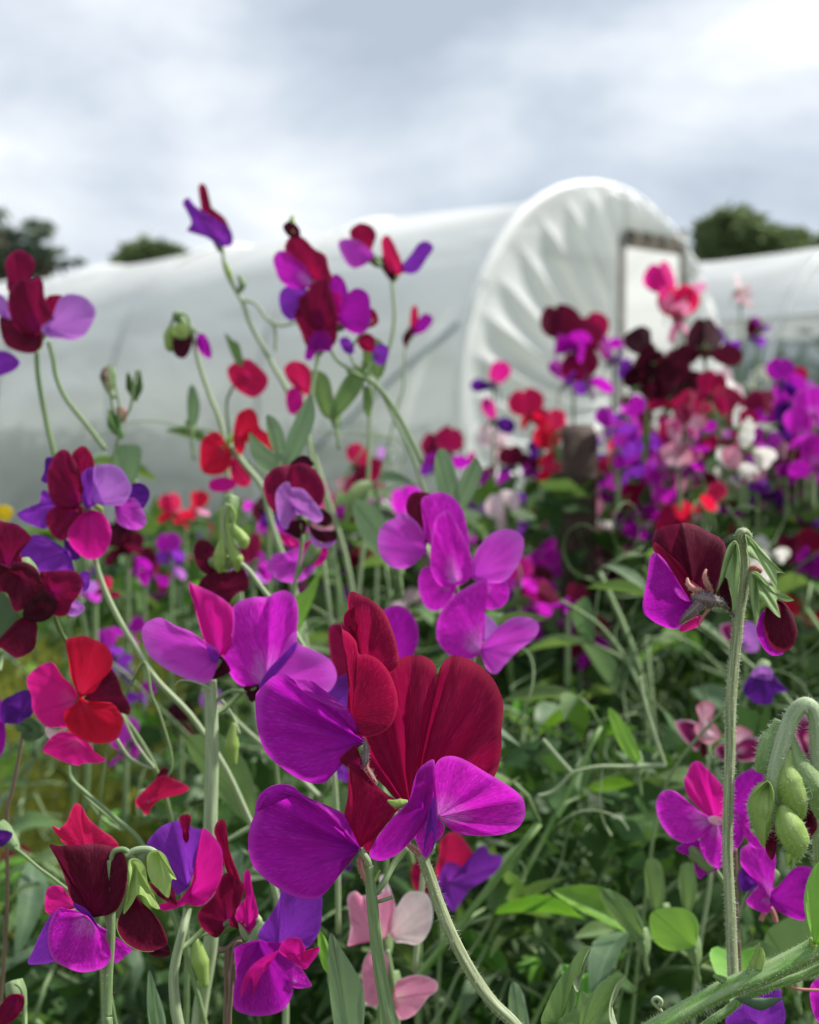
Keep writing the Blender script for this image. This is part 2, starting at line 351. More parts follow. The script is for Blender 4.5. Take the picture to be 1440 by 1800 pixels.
# ================================================================== polytunnels
def poly_mat(name, col, tf, rough, trans=0., zr=None):
    m, t, out = new_mat(name)
    g = N(t, 'ShaderNodeNewGeometry'); mp = N(t, 'ShaderNodeMapping'); mp.inputs['Scale'].default_value = (.5, .5, 2.2)
    t.links.new(g.outputs['Position'], mp.inputs['Vector'])
    nz = N(t, 'ShaderNodeTexNoise', i_Scale=1.3, i_Detail=3.0, i_Distortion=.8); t.links.new(mp.outputs[0], nz.inputs['Vector'])
    c = mixc(t, col, tuple(q * .84 for q in col), ramp(t, nz.outputs['Fac'], .4, .65, 0, 1))
    bp = N(t, 'ShaderNodeBump', i_Strength=.6, i_Distance=.05); t.links.new(nz.outputs['Fac'], bp.inputs['Height'])
    two_sided(t, out, c, c, tf, rough, .5, bp.outputs[0])
    if trans:
        ms = N(t, 'ShaderNodeMixShader'); ms.inputs[0].default_value = trans
        if zr:
            sz = N(t, 'ShaderNodeSeparateXYZ'); t.links.new(g.outputs['Position'], sz.inputs[0]); t.links.new(ramp(t, sz.outputs[2], zr[1], zr[0], trans, 0), ms.inputs[0])
        tp = N(t, 'ShaderNodeBsdfTransparent')
        src = out.inputs[0].links[0].from_socket; t.links.new(src, ms.inputs[1]); t.links.new(tp.outputs[0], ms.inputs[2]); t.links.new(ms.outputs[0], out.inputs[0])
    return m
M_POLY = poly_mat('milky_polythene', (.88, .90, .90), .35, .5)
M_POLYW = poly_mat('white_polythene', (.86, .88, .89), .45, .4)
M_NET = poly_mat('clear_side_sheet', (.24, .30, .30), .3, .35, .45)
M_POLYF = poly_mat('polythene_clearing_downward', (.88, .90, .90), .35, .5, .42, (2.05, .75))
M_HOOP = flat_mat('galvanised_tube', (.62, .64, .65), (.50, .52, .53), 20, .4, spec=.6)
M_TAPE = flat_mat('white_hoop_tape', (.84, .85, .85), (.78, .79, .8), 9, .45)
M_POSTG = flat_mat('grey_door_post', (.33, .32, .30), (.24, .23, .21), 12, .7)
M_STRAP = flat_mat('blue_grey_strap', (.46, .53, .58), (.42, .48, .53), 9, .6)
M_FRAME = flat_mat('weathered_door_timber', (.20, .17, .14), (.12, .10, .085), 12, .8)
EV = np.array([.729, .684, 0]); SV = np.array([-.684, .729, 0]); ZV = np.array([0, 0, 1.])
def prof(a, W, leg, rise):
    """a in 0..1 runs from one foot over the ridge to the other: offset along the gable, height"""
    L1 = leg; LA = math.pi * .5 * (W / 2 + rise) * .98; T = 2 * L1 + LA; d = a * T
    if d < L1: return 0., d
    if d > L1 + LA: return W, T - d
    th = math.pi * (d - L1) / LA
    return W / 2 - W / 2 * math.cos(th), leg + rise * math.sin(th)
def tunnel(label, O, W, leg, rise, length, y0, net_h, gable, spacing=2.0, skew=0.):
    O = np.array(O, float)
    root = tag(link('polytunnel', None, loc=tuple(O)), label, 'polytunnel', 'polytunnels across the background')
    def P(a, s, out=0.):
        x_, z_ = prof(a, W, leg, rise); cx, cz = x_ - W / 2, z_ - leg * .8; n = math.hypot(cx, cz) + 1e-6
        return EV * (x_ + cx / n * out) + SV * s + ZV * (z_ + cz / n * out)
    na = 72; ns = int(length * 6)
    av = np.linspace(0, 1, na)
    hz = [prof(a, W, leg, rise)[1] for a in av]
    # cover
    def cover(rows, name, mat):
        V = []; U = []
        for j in range(ns + 1):
            s_ = length * j / ns; k = (s_ / spacing) % 1.0; sag = -.035 * math.sin(math.pi * k) ** .8
            for i in rows:
                a = av[i]; wr = .012 * math.sin(a * 23 + s_ * 1.7) + .012 * math.sin(a * 9 - s_ * 3.1 + 1.2 * math.sin(s_)) + .010 * math.sin(a * 50 + s_ * .8)
                dent = -.05 * max(0, math.sin(a * 17 + .6 * s_)) * max(0, 1 - abs(hz[i] - leg * 1.15) / .5) 
                V.append(P(a, s_, sag + wr + dent)); U.append((a * 6, s_))
        k = len(rows)
        F = [(j * k + i, j * k + i + 1, (j + 1) * k + i + 1, (j + 1) * k + i) for j in range(ns) for i in range(k - 1)]
        return link(name, mesh(name, V, F, mat, U), root)
    lo = [i for i in range(na) if hz[i] >= net_h - .02]
    cover(lo, 'cover', M_POLY if net_h > .5 else M_POLYF)
    if net_h > .5:
        left = list(range(0, lo[0] + 1)); right = list(range(lo[-1], na))
        cover(left, 'side_sheet', M_NET); cover(right, 'side_sheet', M_NET)
    else:
        V, F, U, _ = tube([P(.262, .05, .03), P(.225, .5, .03), P(.185, 1.0, .03), P(.155, 1.4, .03)], .018, 8, 0, .3); link('strap', mesh('strap', V, F, M_STRAP, U), root)
    n = int(length / spacing)
    for q in range(n + 1):
        s_ = q * spacing + .02
        pts = [P(a, s_, .004 if q else .01) for a in np.linspace(0, 1, 40)]
        V, F, U, _ = tube(pts, .022 if q else .032, 10); link('hoop', mesh('hoop', V, F, M_HOOP if q else M_TAPE, U), root)
    for a in (av[lo[0]], av[lo[-1]]):
        V, F, U, _ = tube([P(a, s_, .0) for s_ in np.linspace(0, length, 40)], .024, 8); link('side_rail', mesh('side_rail', V, F, M_HOOP, U), root)
    if gable:
        d0, d1, dh = gable
        c0 = np.array([(d0 + d1) / 2, dh * .55])
        V = []; U = []; nr = 26; nth = 340
        angs = []
        for i in range(nth + 1):
            a = i / nth; x_, z_ = prof(a, W, leg, rise); angs.append((x_, z_))
        for i, (x_, z_) in enumerate(angs):
            # inner point on the door frame: fan towards it
            dx, dz = x_ - c0[0], z_ - c0[1]
            hw = (d1 - d0) / 2 + .03; k = 1e9
            if abs(dx) > 1e-6: k = min(k, hw / abs(dx))
            if dz > 1e-6: k = min(k, (dh + .03 - c0[1]) / dz)
            k = min(k, .97); ix, iz = c0[0] + dx * k, c0[1] + dz * k
            ph = math.atan2(dz, dx)
            pl = (1 - abs(math.sin(ph * 21.5 + .5 * math.sin(ph * 4))) ** .55) * 1.2 + .12 * math.sin(ph * 37)
            for j in range(nr):
                v = j / (nr - 1); b = .16 * math.sin(math.pi * v) * (1 if dx < 0 else .6)
                amp = .105 * (math.sin(math.pi * min(1, v * 1.0 + .06)) ** .7) * (.7 + .5 * v) * min(1, v * 5)
                px = ix + (x_ - ix) * v; pz = iz + (z_ - iz) * v - b * .6 * (abs(dx) / (W / 2)) * (1 if z_ < leg + rise * .9 else .3)
                pz = max(pz, 0.)
                V.append(EV * px + ZV * pz - SV * (.01 + amp * pl + .03 * v)); U.append((i / nth * 40, v))
        F = [(i * nr + j, i * nr + j + 1, (i + 1) * nr + j + 1, (i + 1) * nr + j) for i in range(nth) for j in range(nr - 1)]
        link('gable_sheet', mesh('gable_sheet', V, F, M_POLYW, U), root)
        def beam(p, q, w1, d1_, name, par):
            p = np.array(p, float); q = np.array(q, float)
            a0 = EV * p[0] + ZV * p[1] - SV * .03; b0 = EV * q[0] + ZV * q[1] - SV * .03
            t_ = (b0 - a0) / np.linalg.norm(b0 - a0); sd_ = np.cross(t_, SV); V = []
            for c in (a0, b0):
                for u_, v_ in ((-1, -1), (1, -1), (1, 1), (-1, 1)): V.append(c + sd_ * u_ * w1 / 2 - SV * v_ * d1_ / 2)
            F = [(0, 1, 5, 4), (1, 2, 6, 5), (2, 3, 7, 6), (3, 0, 4, 7), (3, 2, 1, 0), (4, 5, 6, 7)]
            me = mesh(name, V, F, M_FRAME if name == 'lintel' else M_POSTG, [(0, 0)] * 8); me.polygons.foreach_set('use_smooth', np.zeros(6, bool)); return link(name, me, par)
        fr = beam((d0, 0), (d0, leg + rise * .93), .04, .04, 'door_post', root)
        beam((d1, 0), (d1, leg + rise * .86), .04, .04, 'door_post', root)
        beam((d0 + .032, dh + .05), (d1 - .032, dh + .05), .11, .05, 'lintel', root)
    return root
tunnel('white polytunnel with gathered pleated gable and tall open doorway behind the flowers', (.305, 8.2, 0), 2.74, 1.45, 1.42, 20, 0, -.5, (1.50, 2.19, 2.50))
tunnel('long pale polytunnel at the far right with a dark clear lower side', tuple(np.array([3.54, 13.5, 0]) - EV * 1.6 - SV * 7), 3.2, 1.4, 1.6, 22, 0, 2.25, None)

# crops growing inside the tunnels: a mass of dark foliage seen through the side sheets
def leaf_cloud(n, fn, size, rng, up=.35):
    C = np.array([fn() for _ in range(n)]); a = rng.normal(0, 1, (n, 3)); a[:, 2] *= up; a /= np.linalg.norm(a, axis=1)[:, None]
    b = rng.normal(0, 1, (n, 3)); b -= a * (a * b).sum(1)[:, None]; b /= np.linalg.norm(b, axis=1)[:, None]
    l = size * rng.uniform(.6, 1.4, n)[:, None]; w_ = l * .42; V = np.empty((n, 4, 3))
    V[:, 0] = C; V[:, 1] = C + a * l * .5 + b * w_ * .5; V[:, 2] = C + a * l; V[:, 3] = C + a * l * .5 - b * w_ * .5
    U = np.tile(np.array([[.5, 0], [.95, .5], [.5, 1], [.3, .5]]), (n, 1)); F = [(4 * i, 4 * i + 1, 4 * i + 2, 4 * i + 3) for i in range(n)]
    return V.reshape(-1, 3), F, U
rg = np.random.default_rng(3)
def crop(O, W, L, H):
    def f():
        p = np.array(O, float) + EV * rg.uniform(.25, W - .25) + SV * rg.uniform(.6, L); p[2] = rg.uniform(0, 1) ** .8 * H * rg.uniform(.75, 1.); return p
    V, F, U = leaf_cloud(16000, f, .17, rg)
    return V, F, U
mb = MB(); mb.add(*crop((.305, 8.2, 0), 2.74, 19, 1.35)); mb.add(*crop(tuple(np.array([3.54, 13.5, 0]) - EV * 1.6 - SV * 7), 3.2, 21, 2.25))
tag(link('crop_foliage', mb.mesh('crop_foliage', [M_LEAFB])), kind='stuff')

# ================================================================== trees far behind
M_TREE = flat_mat('far_tree_leaves', (.13, .18, .08), (.20, .26, .12), .8, .8, tf=.2)
M_TREEB = flat_mat('far_fir_leaves', (.09, .13, .10), (.15, .20, .14), .8, .8, tf=.1)
M_BARK = flat_mat('bark', (.10, .075, .055), (.06, .045, .035), 6, .9)
def tree(label, base, lumps, size, n, mat, trunk_r=.28, group='far trees above the tunnels'):
    base = np.array(base, float); root = tag(link('tree', None, loc=tuple(base)), label, 'tree', group)
    top = np.array(lumps[0][:3]); Pn = crom([[0, 0, 0], [.1, 0, top[2] * .4], [top[0] * .5, 0, top[2] * .75], list(top)], 5)
    mb = MB(); V, F, U, _ = tube(Pn, np.linspace(trunk_r, trunk_r * .3, len(Pn)), 10); mb.add(V, F, U)
    for l in lumps[1:]:
        q = crom([list(Pn[len(Pn) // 2]), [l[0] * .5, l[1] * .5, (l[2] + Pn[len(Pn) // 2][2]) * .5], list(l[:3])], 4); V, F, U, _ = tube(q, np.linspace(trunk_r * .5, .04, len(q)), 7); mb.add(V, F, U)
    link('trunk', mb.mesh('trunk', [M_BARK]), root)
    wts = np.array([l[3] ** 2 for l in lumps]); wts = wts / wts.sum()
    def f():
        l = lumps[rg.choice(len(lumps), p=wts)]; d = rg.normal(0, 1, 3); d /= np.linalg.norm(d); r = l[3] * rg.uniform(.55, 1.05) ** .6
        c = .12 * l[3] * math.sin(d[0] * 7 + l[0]) * math.cos(d[2] * 6)
        return np.array(l[:3]) + d * (r + c) * np.array([1, 1, l[4] if len(l) > 4 else .8])
    V, F, U = leaf_cloud(n, f, size, rg); link('crown', mesh('crown', V, F, mat, U), root)
def W3(px, py, Y): return ((px - 720) / FPX * Y, Y, EYE + (HOR - py) / FPX * Y)
def tree_px(label, Y, base_px, lumps, size, n, mat, **k):
    b = W3(base_px, HOR, Y); b = (b[0], Y, 0)
    L = []
    for (px, py, rp, *sq) in lumps:
        p = W3(px, py, Y); L.append((p[0] - b[0], RNG.uniform(-.6, .6), p[2], rp / FPX * Y, *sq))
    tree(label, b, L, size, n, mat, **k)
tree_px('broad rounded tree showing over the right end of the tunnel gable', 42, 1290, [(1300, 420, 45), (1262, 405, 34), (1262, 440, 38), (1335, 440, 42), (1375, 430, 28), (1300, 470, 50), (1370, 460, 36), (1245, 470, 36), (1298, 383, 18), (1388, 418, 14), (1270, 385, 12)], .34, 9000, M_TREE)
tree_px('tree cut by the right edge of the picture above the far tunnel', 46, 1460, [(1460, 440, 34), (1440, 452, 20), (1480, 470, 40)], .4, 2500, M_TREE)
tree_px('low dark dome of a tree just over the left tunnel roof', 38, 265, [(262, 462, 42, .8), (300, 452, 24, .7), (230, 465, 28, .7), (290, 475, 40)], .32, 5000, M_TREE)
tree_px('dark straggly tree with spiky boughs at the left edge of the picture', 30, 45, [(20, 415, 22, .4), (62, 395, 20, .35), (85, 420, 16, .4), (10, 385, 14, .4), (50, 445, 28, .6), (-20, 430, 34, .6), (105, 452, 16, .35), (5, 465, 36), (70, 470, 34, .5)], .22, 2600, M_TREEB)
tree_px('thin shrub sprig showing beside the spiky tree over the tunnel roof', 30, 132, [(132, 460, 9, .5), (112, 466, 10, .6)], .14, 200, M_TREEB, trunk_r=.05)

# ================================================================== canonical flowers
def local_fan(outl, base, fmap, n=4, m=6, cup=0., ruf=0., seed=0):
    Q = crom(np.array(outl, float), n, True); k = len(Q); b = np.array(base, float); rr = np.random.default_rng(seed)
    seg = np.linalg.norm(np.roll(Q, -1, 0) - Q, axis=1); arc = np.concatenate([[0], np.cumsum(seg)[:-1]]); ph = rr.uniform(0, 6, 2); fr = 2 * math.pi * arc / arc[-1]
    wob = .6 * np.sin(3 * fr + ph[0]) + .4 * np.sin(6 * fr + ph[1]); V = [fmap(b[0], b[1], 0)]; U = [(0, 0)]
    vs = np.linspace(0, 1, m + 1)[1:]
    for v in vs:
        for i in range(k):
            x_, y_ = b + (Q[i] - b) * v; V.append(fmap(x_, y_, cup * 4 * v * (1 - .75 * v) * .57 + ruf * wob[i] * v * v)); U.append((arc[i], v))
    F = [(0, 1 + i, 1 + (i + 1) % k) for i in range(k)]
    for j in range(len(vs) - 1):
        a = 1 + j * k; F += [(a + i, a + k + i, a + k + (i + 1) % k, a + (i + 1) % k) for i in range(k)]
    return np.array(V) / 1000., F, np.array(U)
STD = [(0, 1), (-6, 3), (-15, 7), (-20, 15), (-19, 24), (-12, 31), (-5, 33), (0, 30), (5, 33), (12, 31), (19, 24), (20, 15), (15, 7), (6, 3)]
WNG = [(0, 0), (5, -4), (13, -9), (21, -9), (26, -4), (27, 3), (22, 9), (14, 10), (6, 5)]
def std_map(fold, back):
    def f(x_, z_, c):
        y_ = 3 + back * z_ * .35 + fold * (abs(x_) / 20.) ** 1.6 * 14 - c - 1.4 * math.exp(-(x_ / 2.2) ** 2)
        sx = x_ * (1 - .35 * max(0, fold)); return (sx, y_, z_ * (1 - .12 * back))
    return f
def wing_map(side, spread, drop):
    a = math.radians(spread); l = np.array([side * math.sin(a), -math.cos(a), -drop]); l /= np.linalg.norm(l)
    n_ = np.array([side * math.cos(a) * .5, -.15, .75]); n_ -= l * np.dot(l, n_); n_ /= np.linalg.norm(n_)
    u_ = np.cross(l, n_) * side
    up_ = n_ * .75 + u_ * .6; up_ /= np.linalg.norm(up_); nn = np.cross(l, up_)
    def f(p, q, c): return tuple(np.array([side * 1.5, -1, 1]) + l * p + up_ * q + nn * c * side)
    return f
VARS = []
for k, (fold, back, sp, dr) in enumerate([(.25, .5, 50, .15), (-.25, .2, 35, .3), (.7, .9, 65, .0), (.1, .3, 25, .5), (-.6, .1, 45, .1), (1.0, .6, 75, .25)]):
    d = {}
    d['standard_petal'] = local_fan(STD, (0, 1), std_map(fold, back), cup=2, ruf=1.3, seed=k)
    for s_, nm in ((-1, 'wing_a'), (1, 'wing_b')): d[nm] = local_fan(WNG, (0, 0), wing_map(s_, sp + 6 * s_, dr), cup=3, ruf=.9, seed=k + 9)
    def km(x_, z_, c): return (x_ * .45 + c * .3, -z_ - 2, -4 + abs(x_) * .4 + c * .4)
    d['keel'] = local_fan([(0, 0), (-4, 4), (-5, 10), (-2, 15), (0, 16), (2, 15), (5, 10), (4, 4)], (0, 0), km, cup=2)
    mbc = MB()
    V, F, U, _ = tube(np.array([[0, 9, -4], [0, 6, -1.5], [0, 2, 0], [0, -1, 0]]) / 1000., np.array([1.2, 3, 4.2, 4.4]) / 1000., 8); mbc.add(V, F[:-1], U)
    for q in range(5):
        a = 2 * math.pi * q / 5 + .3; ca, sa = math.cos(a), math.sin(a); r0 = .0043
        mbc.add([(ca * r0 - sa * .0022, -.001, sa * r0 + ca * .0022), (ca * r0 + sa * .0022, -.001, sa * r0 - ca * .0022), (ca * .0075, -.008, sa * .0075)], [(0, 1, 2)], [(0, 0)] * 3)
    V, F, U, _ = tube(np.array([[0, 9, -4], [0, 12, -8], [0, 13, -14], [0, 11, -22]]) / 1000., .0009, 6); mbc.add(V, F, U)
    d['calyx'] = mbc; VARS.append(d)
MESHC = {}
def vmesh(k, part, mats):
    key = (k, part, tuple(mats))
    if key not in MESHC:
        d = VARS[k]; mb = MB()
        if part == 'whole':
            mb.add(*d['standard_petal'], 0); mb.add(*d['wing_a'], 1); mb.add(*d['wing_b'], 1); mb.add(*d['keel'], 1)
            c = d['calyx']; mb.add(np.concatenate(c.V), c.F, np.concatenate(c.U), 2)
            MESHC[key] = mb.mesh('blossom', [PM[mats[0]], PM[mats[1]], M_STEM])
        elif part == 'calyx': MESHC[key] = d['calyx'].mesh('calyx', [M_STEM])
        else: mb.add(*d[part]); MESHC[key] = mb.mesh(part.replace('_a', '_petal').replace('_b', '_petal'), [PM[mats[0]]])
    return MESHC[key]
def bloom(root, L, px, py, size, cols, D, rng, parts, yaw=None, pit=None, roll=None):
    k = int(rng.integers(len(VARS))); p = PT(px, py, D)
    yaw = rng.uniform(-65, 65) if yaw is None else yaw; pit = rng.uniform(-25, 20) if pit is None else pit; roll = rng.uniform(-25, 25) if roll is None else roll
    sc = size * D / FPX / .042; rot = (R(pit), R(roll), R(yaw)); loc = tuple(p - L - np.array([0, 0, .012 * sc]))
    if not parts:
        o = link('blossom', vmesh(k, 'whole', cols), root, loc, rot); o.scale = (sc,) * 3; return
    o = link('blossom', None, root, loc, rot); o.scale = (sc,) * 3
    link('standard_petal', vmesh(k, 'standard_petal', cols[:1]), o); link('wing_petal', vmesh(k, 'wing_a', cols[1:]), o); link('wing_petal', vmesh(k, 'wing_b', cols[1:]), o)
    link('keel', vmesh(k, 'keel', cols[1:]), o); link('calyx', vmesh(k, 'calyx', ()), o)
CR = np.random.default_rng(21)
def spray(label, blooms, cols=None, D=None, group=None, down=260, lean=0, parts=None, cat='flower'):
    """blooms: 'x,y,size[,yaw]' in photo pixels; distance follows from a real bloom being 42 mm across"""
    B = nums(blooms); sz = max(b[2] for b in B); D = D or min(2.6, .042 * FPX / sz); B = [(b[0], b[1], b[2] * 1.3, *b[3:]) for b in B]
    yb = max(b[1] for b in B); xm = sum(b[0] for b in B) / len(B); xt, yt = min(((b[0], b[1]) for b in B), key=lambda q: q[1])
    Q = np.array([[xt, yt + sz * .4], [xm * .6 + xt * .4, (yt + yb) / 2 + sz * .3], [xm, yb + sz * .4], [xm + lean * .5, yb + down * .5], [xm + lean, yb + down]])
    Q = crom(Q, 5); W = PT(Q[:, 0], Q[:, 1], np.full(len(Q), D + .012)); L = W[-1]
    root = tag(link('sweet_pea', None, loc=tuple(L)), label, cat, group)
    V, F, U, _ = tube(W, np.linspace(.0012, .0019, len(W)), 7); link('stem', mesh('stem', V - L, F, M_STEM, U), root)
    for i, b in enumerate(B):
        c = cols[i % len(cols)]; 
        bloom(root, L, b[0], b[1], b[2], c, D + CR.uniform(-.012, .012), CR, parts if parts is not None else sz > 52, yaw=b[3] if len(b) > 3 else None)
    return root

# ================================================================== leafy vines of the row
def leaflet(L, W, rng, droop=.3):
    nl, nw = 9, 5; V = []; U = []
    f = rng.uniform(.1, .45); tw = rng.uniform(-.4, .4); wavy = rng.uniform(.3, 1.2)
    for j in range(nl):
        t = j / (nl - 1); wd = W * .5 * (math.sin(math.pi * t ** .85) ** .8) * (1 if t < .98 else 0)
        for i in range(nw):
            s_ = (i - 2) / 2.; xx = s_ * wd; z_ = abs(s_) * wd * f * 2 - droop * L * t * t + .0012 * wavy * math.sin(t * 9 + s_ * 2) * abs(s_)
            a = tw * t; V.append((xx * math.cos(a) - 0 * math.sin(a), L * t * (1 - .25 * droop * t), z_ + xx * math.sin(a))); U.append((s_, t))
    F = [(j * nw + i, j * nw + i + 1, (j + 1) * nw + i + 1, (j + 1) * nw + i) for j in range(nl - 1) for i in range(nw - 1)]
    return np.array(V), F, np.array(U)
vr = np.random.default_rng(11)
LEAFM = []
for k in range(9):
    V, F, U = leaflet(vr.uniform(.034, .056), vr.uniform(.010, .019), vr, vr.uniform(.05, .6))
    LEAFM.append(mesh('leaf', V, F, [M_LEAF, M_LEAFB, M_LEAFY][(0, 1, 0, 1, 2, 0, 1, 0, 2)[k]], U))
def tendril_mesh(k):
    P = [(0, 0, 0)]; h = vr.uniform(0, 6); x_ = np.array([0., 0, 0])
    for i in range(46):
        t = i / 46; c = .02 + (t ** 2.5) * .9; h += c * (1 if k % 2 else -1); x_ = x_ + np.array([math.cos(h) * .0028, .0006 * math.sin(i * .5), math.sin(h) * .0028]); P.append(tuple(x_))
    V, F, U, _ = tube(P, np.linspace(.0006, .00035, len(P)), 5); return mesh('tendril', V, F, M_STEM, U)
TEND = [tendril_mesh(k) for k in range(5)]
def vine_proto(k):
    n = 9; P = [np.zeros(3)]; d = np.array([vr.uniform(-.4, .4), vr.uniform(-.3, .3), 1.])
    for i in range(n):
        d = d + vr.normal(0, .33, 3); d[2] = abs(d[2]) * .6 + .5; d /= np.linalg.norm(d); P.append(P[-1] + d * .062)
    Q = crom(P, 4); V, F, U, _ = tube(Q, np.linspace(.0027, .0014, len(Q)), 7, .2)
    items = [('stem', mesh('stem', V, F, [M_STEM, M_STEMD, M_VINE][k % 3], U), Matrix())]
    for i in range(1, n + 1):
        p = P[i]; az = i * 2.4 + vr.uniform(-.6, .6); el = vr.uniform(.1, .9); pl = vr.uniform(.02, .045)
        dr = np.array([math.cos(az) * math.cos(el), math.sin(az) * math.cos(el), math.sin(el)]); q = p + dr * pl
        Vp, Fp, Up, _ = tube([p, (p + q) / 2 + np.array([0, 0, .003]), q], .0010, 5); items.append(('petiole', mesh('petiole', Vp, Fp, M_STEM, Up), Matrix()))
        for s_ in (-1, 1):
            m_ = Matrix.Translation(Vector(q)) @ Matrix.Rotation(az - math.pi / 2 + s_ * vr.uniform(.3, .9), 4, 'Z') @ Matrix.Rotation(vr.uniform(-.2, 1.0), 4, 'X') @ Matrix.Rotation(s_ * vr.uniform(0, .9), 4, 'Y') @ Matrix.Scale(vr.uniform(.8, 1.25), 4)
            items.append(('leaf', LEAFM[int(vr.integers(9))], m_))
        if i % 2 == 0:
            m_ = Matrix.Translation(Vector(q)) @ Matrix.Rotation(az, 4, 'Z') @ Matrix.Rotation(vr.uniform(-1, 1), 4, 'Y') @ Matrix.Scale(vr.uniform(.8, 1.6), 4)
            items.append(('tendril', TEND[int(vr.integers(5))], m_))
    return items
PROTO = [vine_proto(k) for k in range(7)]
def vine(px, py, D, k, rz, sc, label, group, tiltx=0.):
    # px, py: where the tip stands
    tip = PT(px, py, D); it = PROTO[k]; hgt = .50 * sc
    root = tag(link('sweet_pea_vine', None, loc=(tip[0], tip[1], tip[2] - hgt)), label, 'climbing plant', group)
    root.rotation_euler = (tiltx, 0, rz); root.scale = (sc,) * 3
    for nm, me, mt in it:
        o = link(nm, me, root); o.matrix_local = mt
    return root
# ================================================================== traced sprays, near to far
HERO = .372
# --- hero: crimson and magenta bloom on its hairy stem
view(0, 0, 1)
s = Spray('crimson and bright magenta bloom in sharp focus on a hairy curved grey-green stem', HERO,
          '742,1505,1 757,1545,0 772,1590,0 797,1650,0 830,1712,0 868,1765,1 915,1815,2', 9.5, M_STEMG, hair=1500, hl=.0011, ridge=.12, taper=.95, nseg=14)
s.blossom(722, 1435)
s.petal('standard_petal', 'crimson', '700,1405 672,1378 646,1350 639,1310 642,1270,1 652,1220,0 668,1178,-1 695,1160,-2 728,1151,-2 752,1156,-1 765,1170 769,1194,1 774,1173 788,1156,-1 806,1153,-2 835,1164,-3 862,1187,-3 877,1212,-2 885,1240,-1 882,1280,1 881,1325,2 871,1362,3 850,1390,2 800,1400,0 750,1412,0', '722,1428',
        lay=-6, cup=1.8, ruf=1.4, crease=[(-79, -3.6, .05), (-88, 2.2, .10), (-70, 2.2, .11), (-58, -2.4, .12), (-45, 1.8, .13), (-31, -1.6, .12), (-101, -2.2, .10), (-113, 1.4, .1), (-125, -1.8, .12)], curl=-.9, n=9, m=16)
s.petal('wing_petal', 'magenta', '765,1425 760,1392 763,1352,1 775,1333,2 797,1329,3 822,1338,4 852,1356,4 886,1376,3 912,1395,2 923,1415,1 921,1441 904,1460 870,1469,0 830,1469 800,1462 784,1450', '770,1436',
        lay=4, cup=2.8, ruf=.9, crease=[(-28, 3.2, .13), (-14, -1.8, .13), (2, .9, .1), (18, -.7, .1), (-50, -1.4, .2)], curl=.8, n=9, m=16)
s.petal('wing_petal', 'purple', '762,1335,2 764,1360,2 762,1390,1 756,1420 744,1450 722,1480 698,1502 672,1513,-1 654,1509,-2 650,1497,-1 668,1465,1 690,1438,2 718,1408,3 728,1372,3 738,1350,3', '742,1420',
        lay=6.5, cup=1.6, ruf=.3, crease=[(-75, 1., .3)], curl=-1.2, n=9, m=14)
s.petal('keel', 'magenta', '760,1402 767,1432 781,1452 779,1466 766,1482 753,1504 746,1508 736,1490 728,1468 740,1446 751,1425', '758,1440', lay=5, cup=2.2, ruf=.2, crease=[(90, 2, .3)], n=8, m=10)
s.petal('keel', 'violet', '764,1402,2 768,1440,2 766,1480,1 752,1507 744,1500 750,1450,1 757,1415,1', '758,1440', lay=7, cup=1.2, ruf=.1, n=7, m=8)
s.twig('746,1508 736,1500 724,1490 712,1482', 6.5, M_SEPALP, 'calyx', s.b, hair=160, hl=.0006, prof=[1.1, 1, .8, .35])
s.twig('742,1512,1 752,1499,2 760,1490,3 763,1478,3', 7, M_STEMG, 'calyx', s.b, hair=60, prof=[1.1, 1, .8, .2])
s.twig('681,1407,3 695,1413,4 706,1412,4 717,1409,4', 5.5, M_BUD, 'sepal', s.b, prof=[.2, 1.4, 1.5, .5], hair=40, hl=.0005)

# --- hero: pair of blooms turned left on the thick smooth stem
s = Spray('paired blooms with round purple wings and crimson folded petals on a thick smooth green stem', HERO,
          '648,1522,0 652,1560,0 658,1620,1 666,1690,2 676,1750,3 690,1815,4', 12.5, M_STEM, ridge=.05, taper=.7, nseg=14, hair=120, hl=.0003)
s.blossom(636, 1495)
s.petal('standard_petal', 'crimson', '614,1350 611,1400,-1 603,1440 602,1470 614,1489 650,1497 664,1470,1 693,1432,2 706,1413,1 682,1397 652,1372,1 628,1348', '632,1488',
        lay=-1, cup=2.2, ruf=.4, crease=[(-100, 1.5, .3), (-60, -1.5, .3)], curl=-.6, n=8, m=14)
s.petal('wing_petal', 'purple', '606,1433,2 585,1423,3 557,1413,3 532,1400,3 511,1386,2 490,1384,1 466,1390 452,1406 448,1430 440,1452 436,1480 440,1510 451,1530 475,1552 510,1573 540,1580 562,1577 580,1560 592,1532 603,1512 626,1497 636,1492 614,1480,1 603,1460,2', '634,1492',
        lay=1.5, cup=3.8, ruf=1.1, crease=[(208, -3.6, .15), (226, 1.8, .1), (190, 1.4, .12), (172, -.8, .1), (150, .8, .12), (130, -.8, .15)], curl=-1.3, n=8, m=18,
        extra=[('449,1428,1 453,1404,1 466,1388,0 487,1379,-1 513,1381,-1 532,1396,-1 556,1408,-1 580,1418 602,1429 600,1434,2 580,1428,3 556,1418,4 530,1404,4 508,1396,3 484,1393,2 463,1403,2', '520,1396,1', 2.4, .6, (0, 0), .15, None, 0)])
s.twig('641,1497 634,1512 638,1532 648,1552 658,1566', 7, M_SEPALP, 'sepal', s.b, prof=[.4, 1, 1, .8, .15], hair=160, hl=.0005)
s.twig('634,1490,1 638,1500,1 646,1512,1 650,1526', 6, M_STEMP, 'pedicel', s.b)
s.blossom(636, 1300)
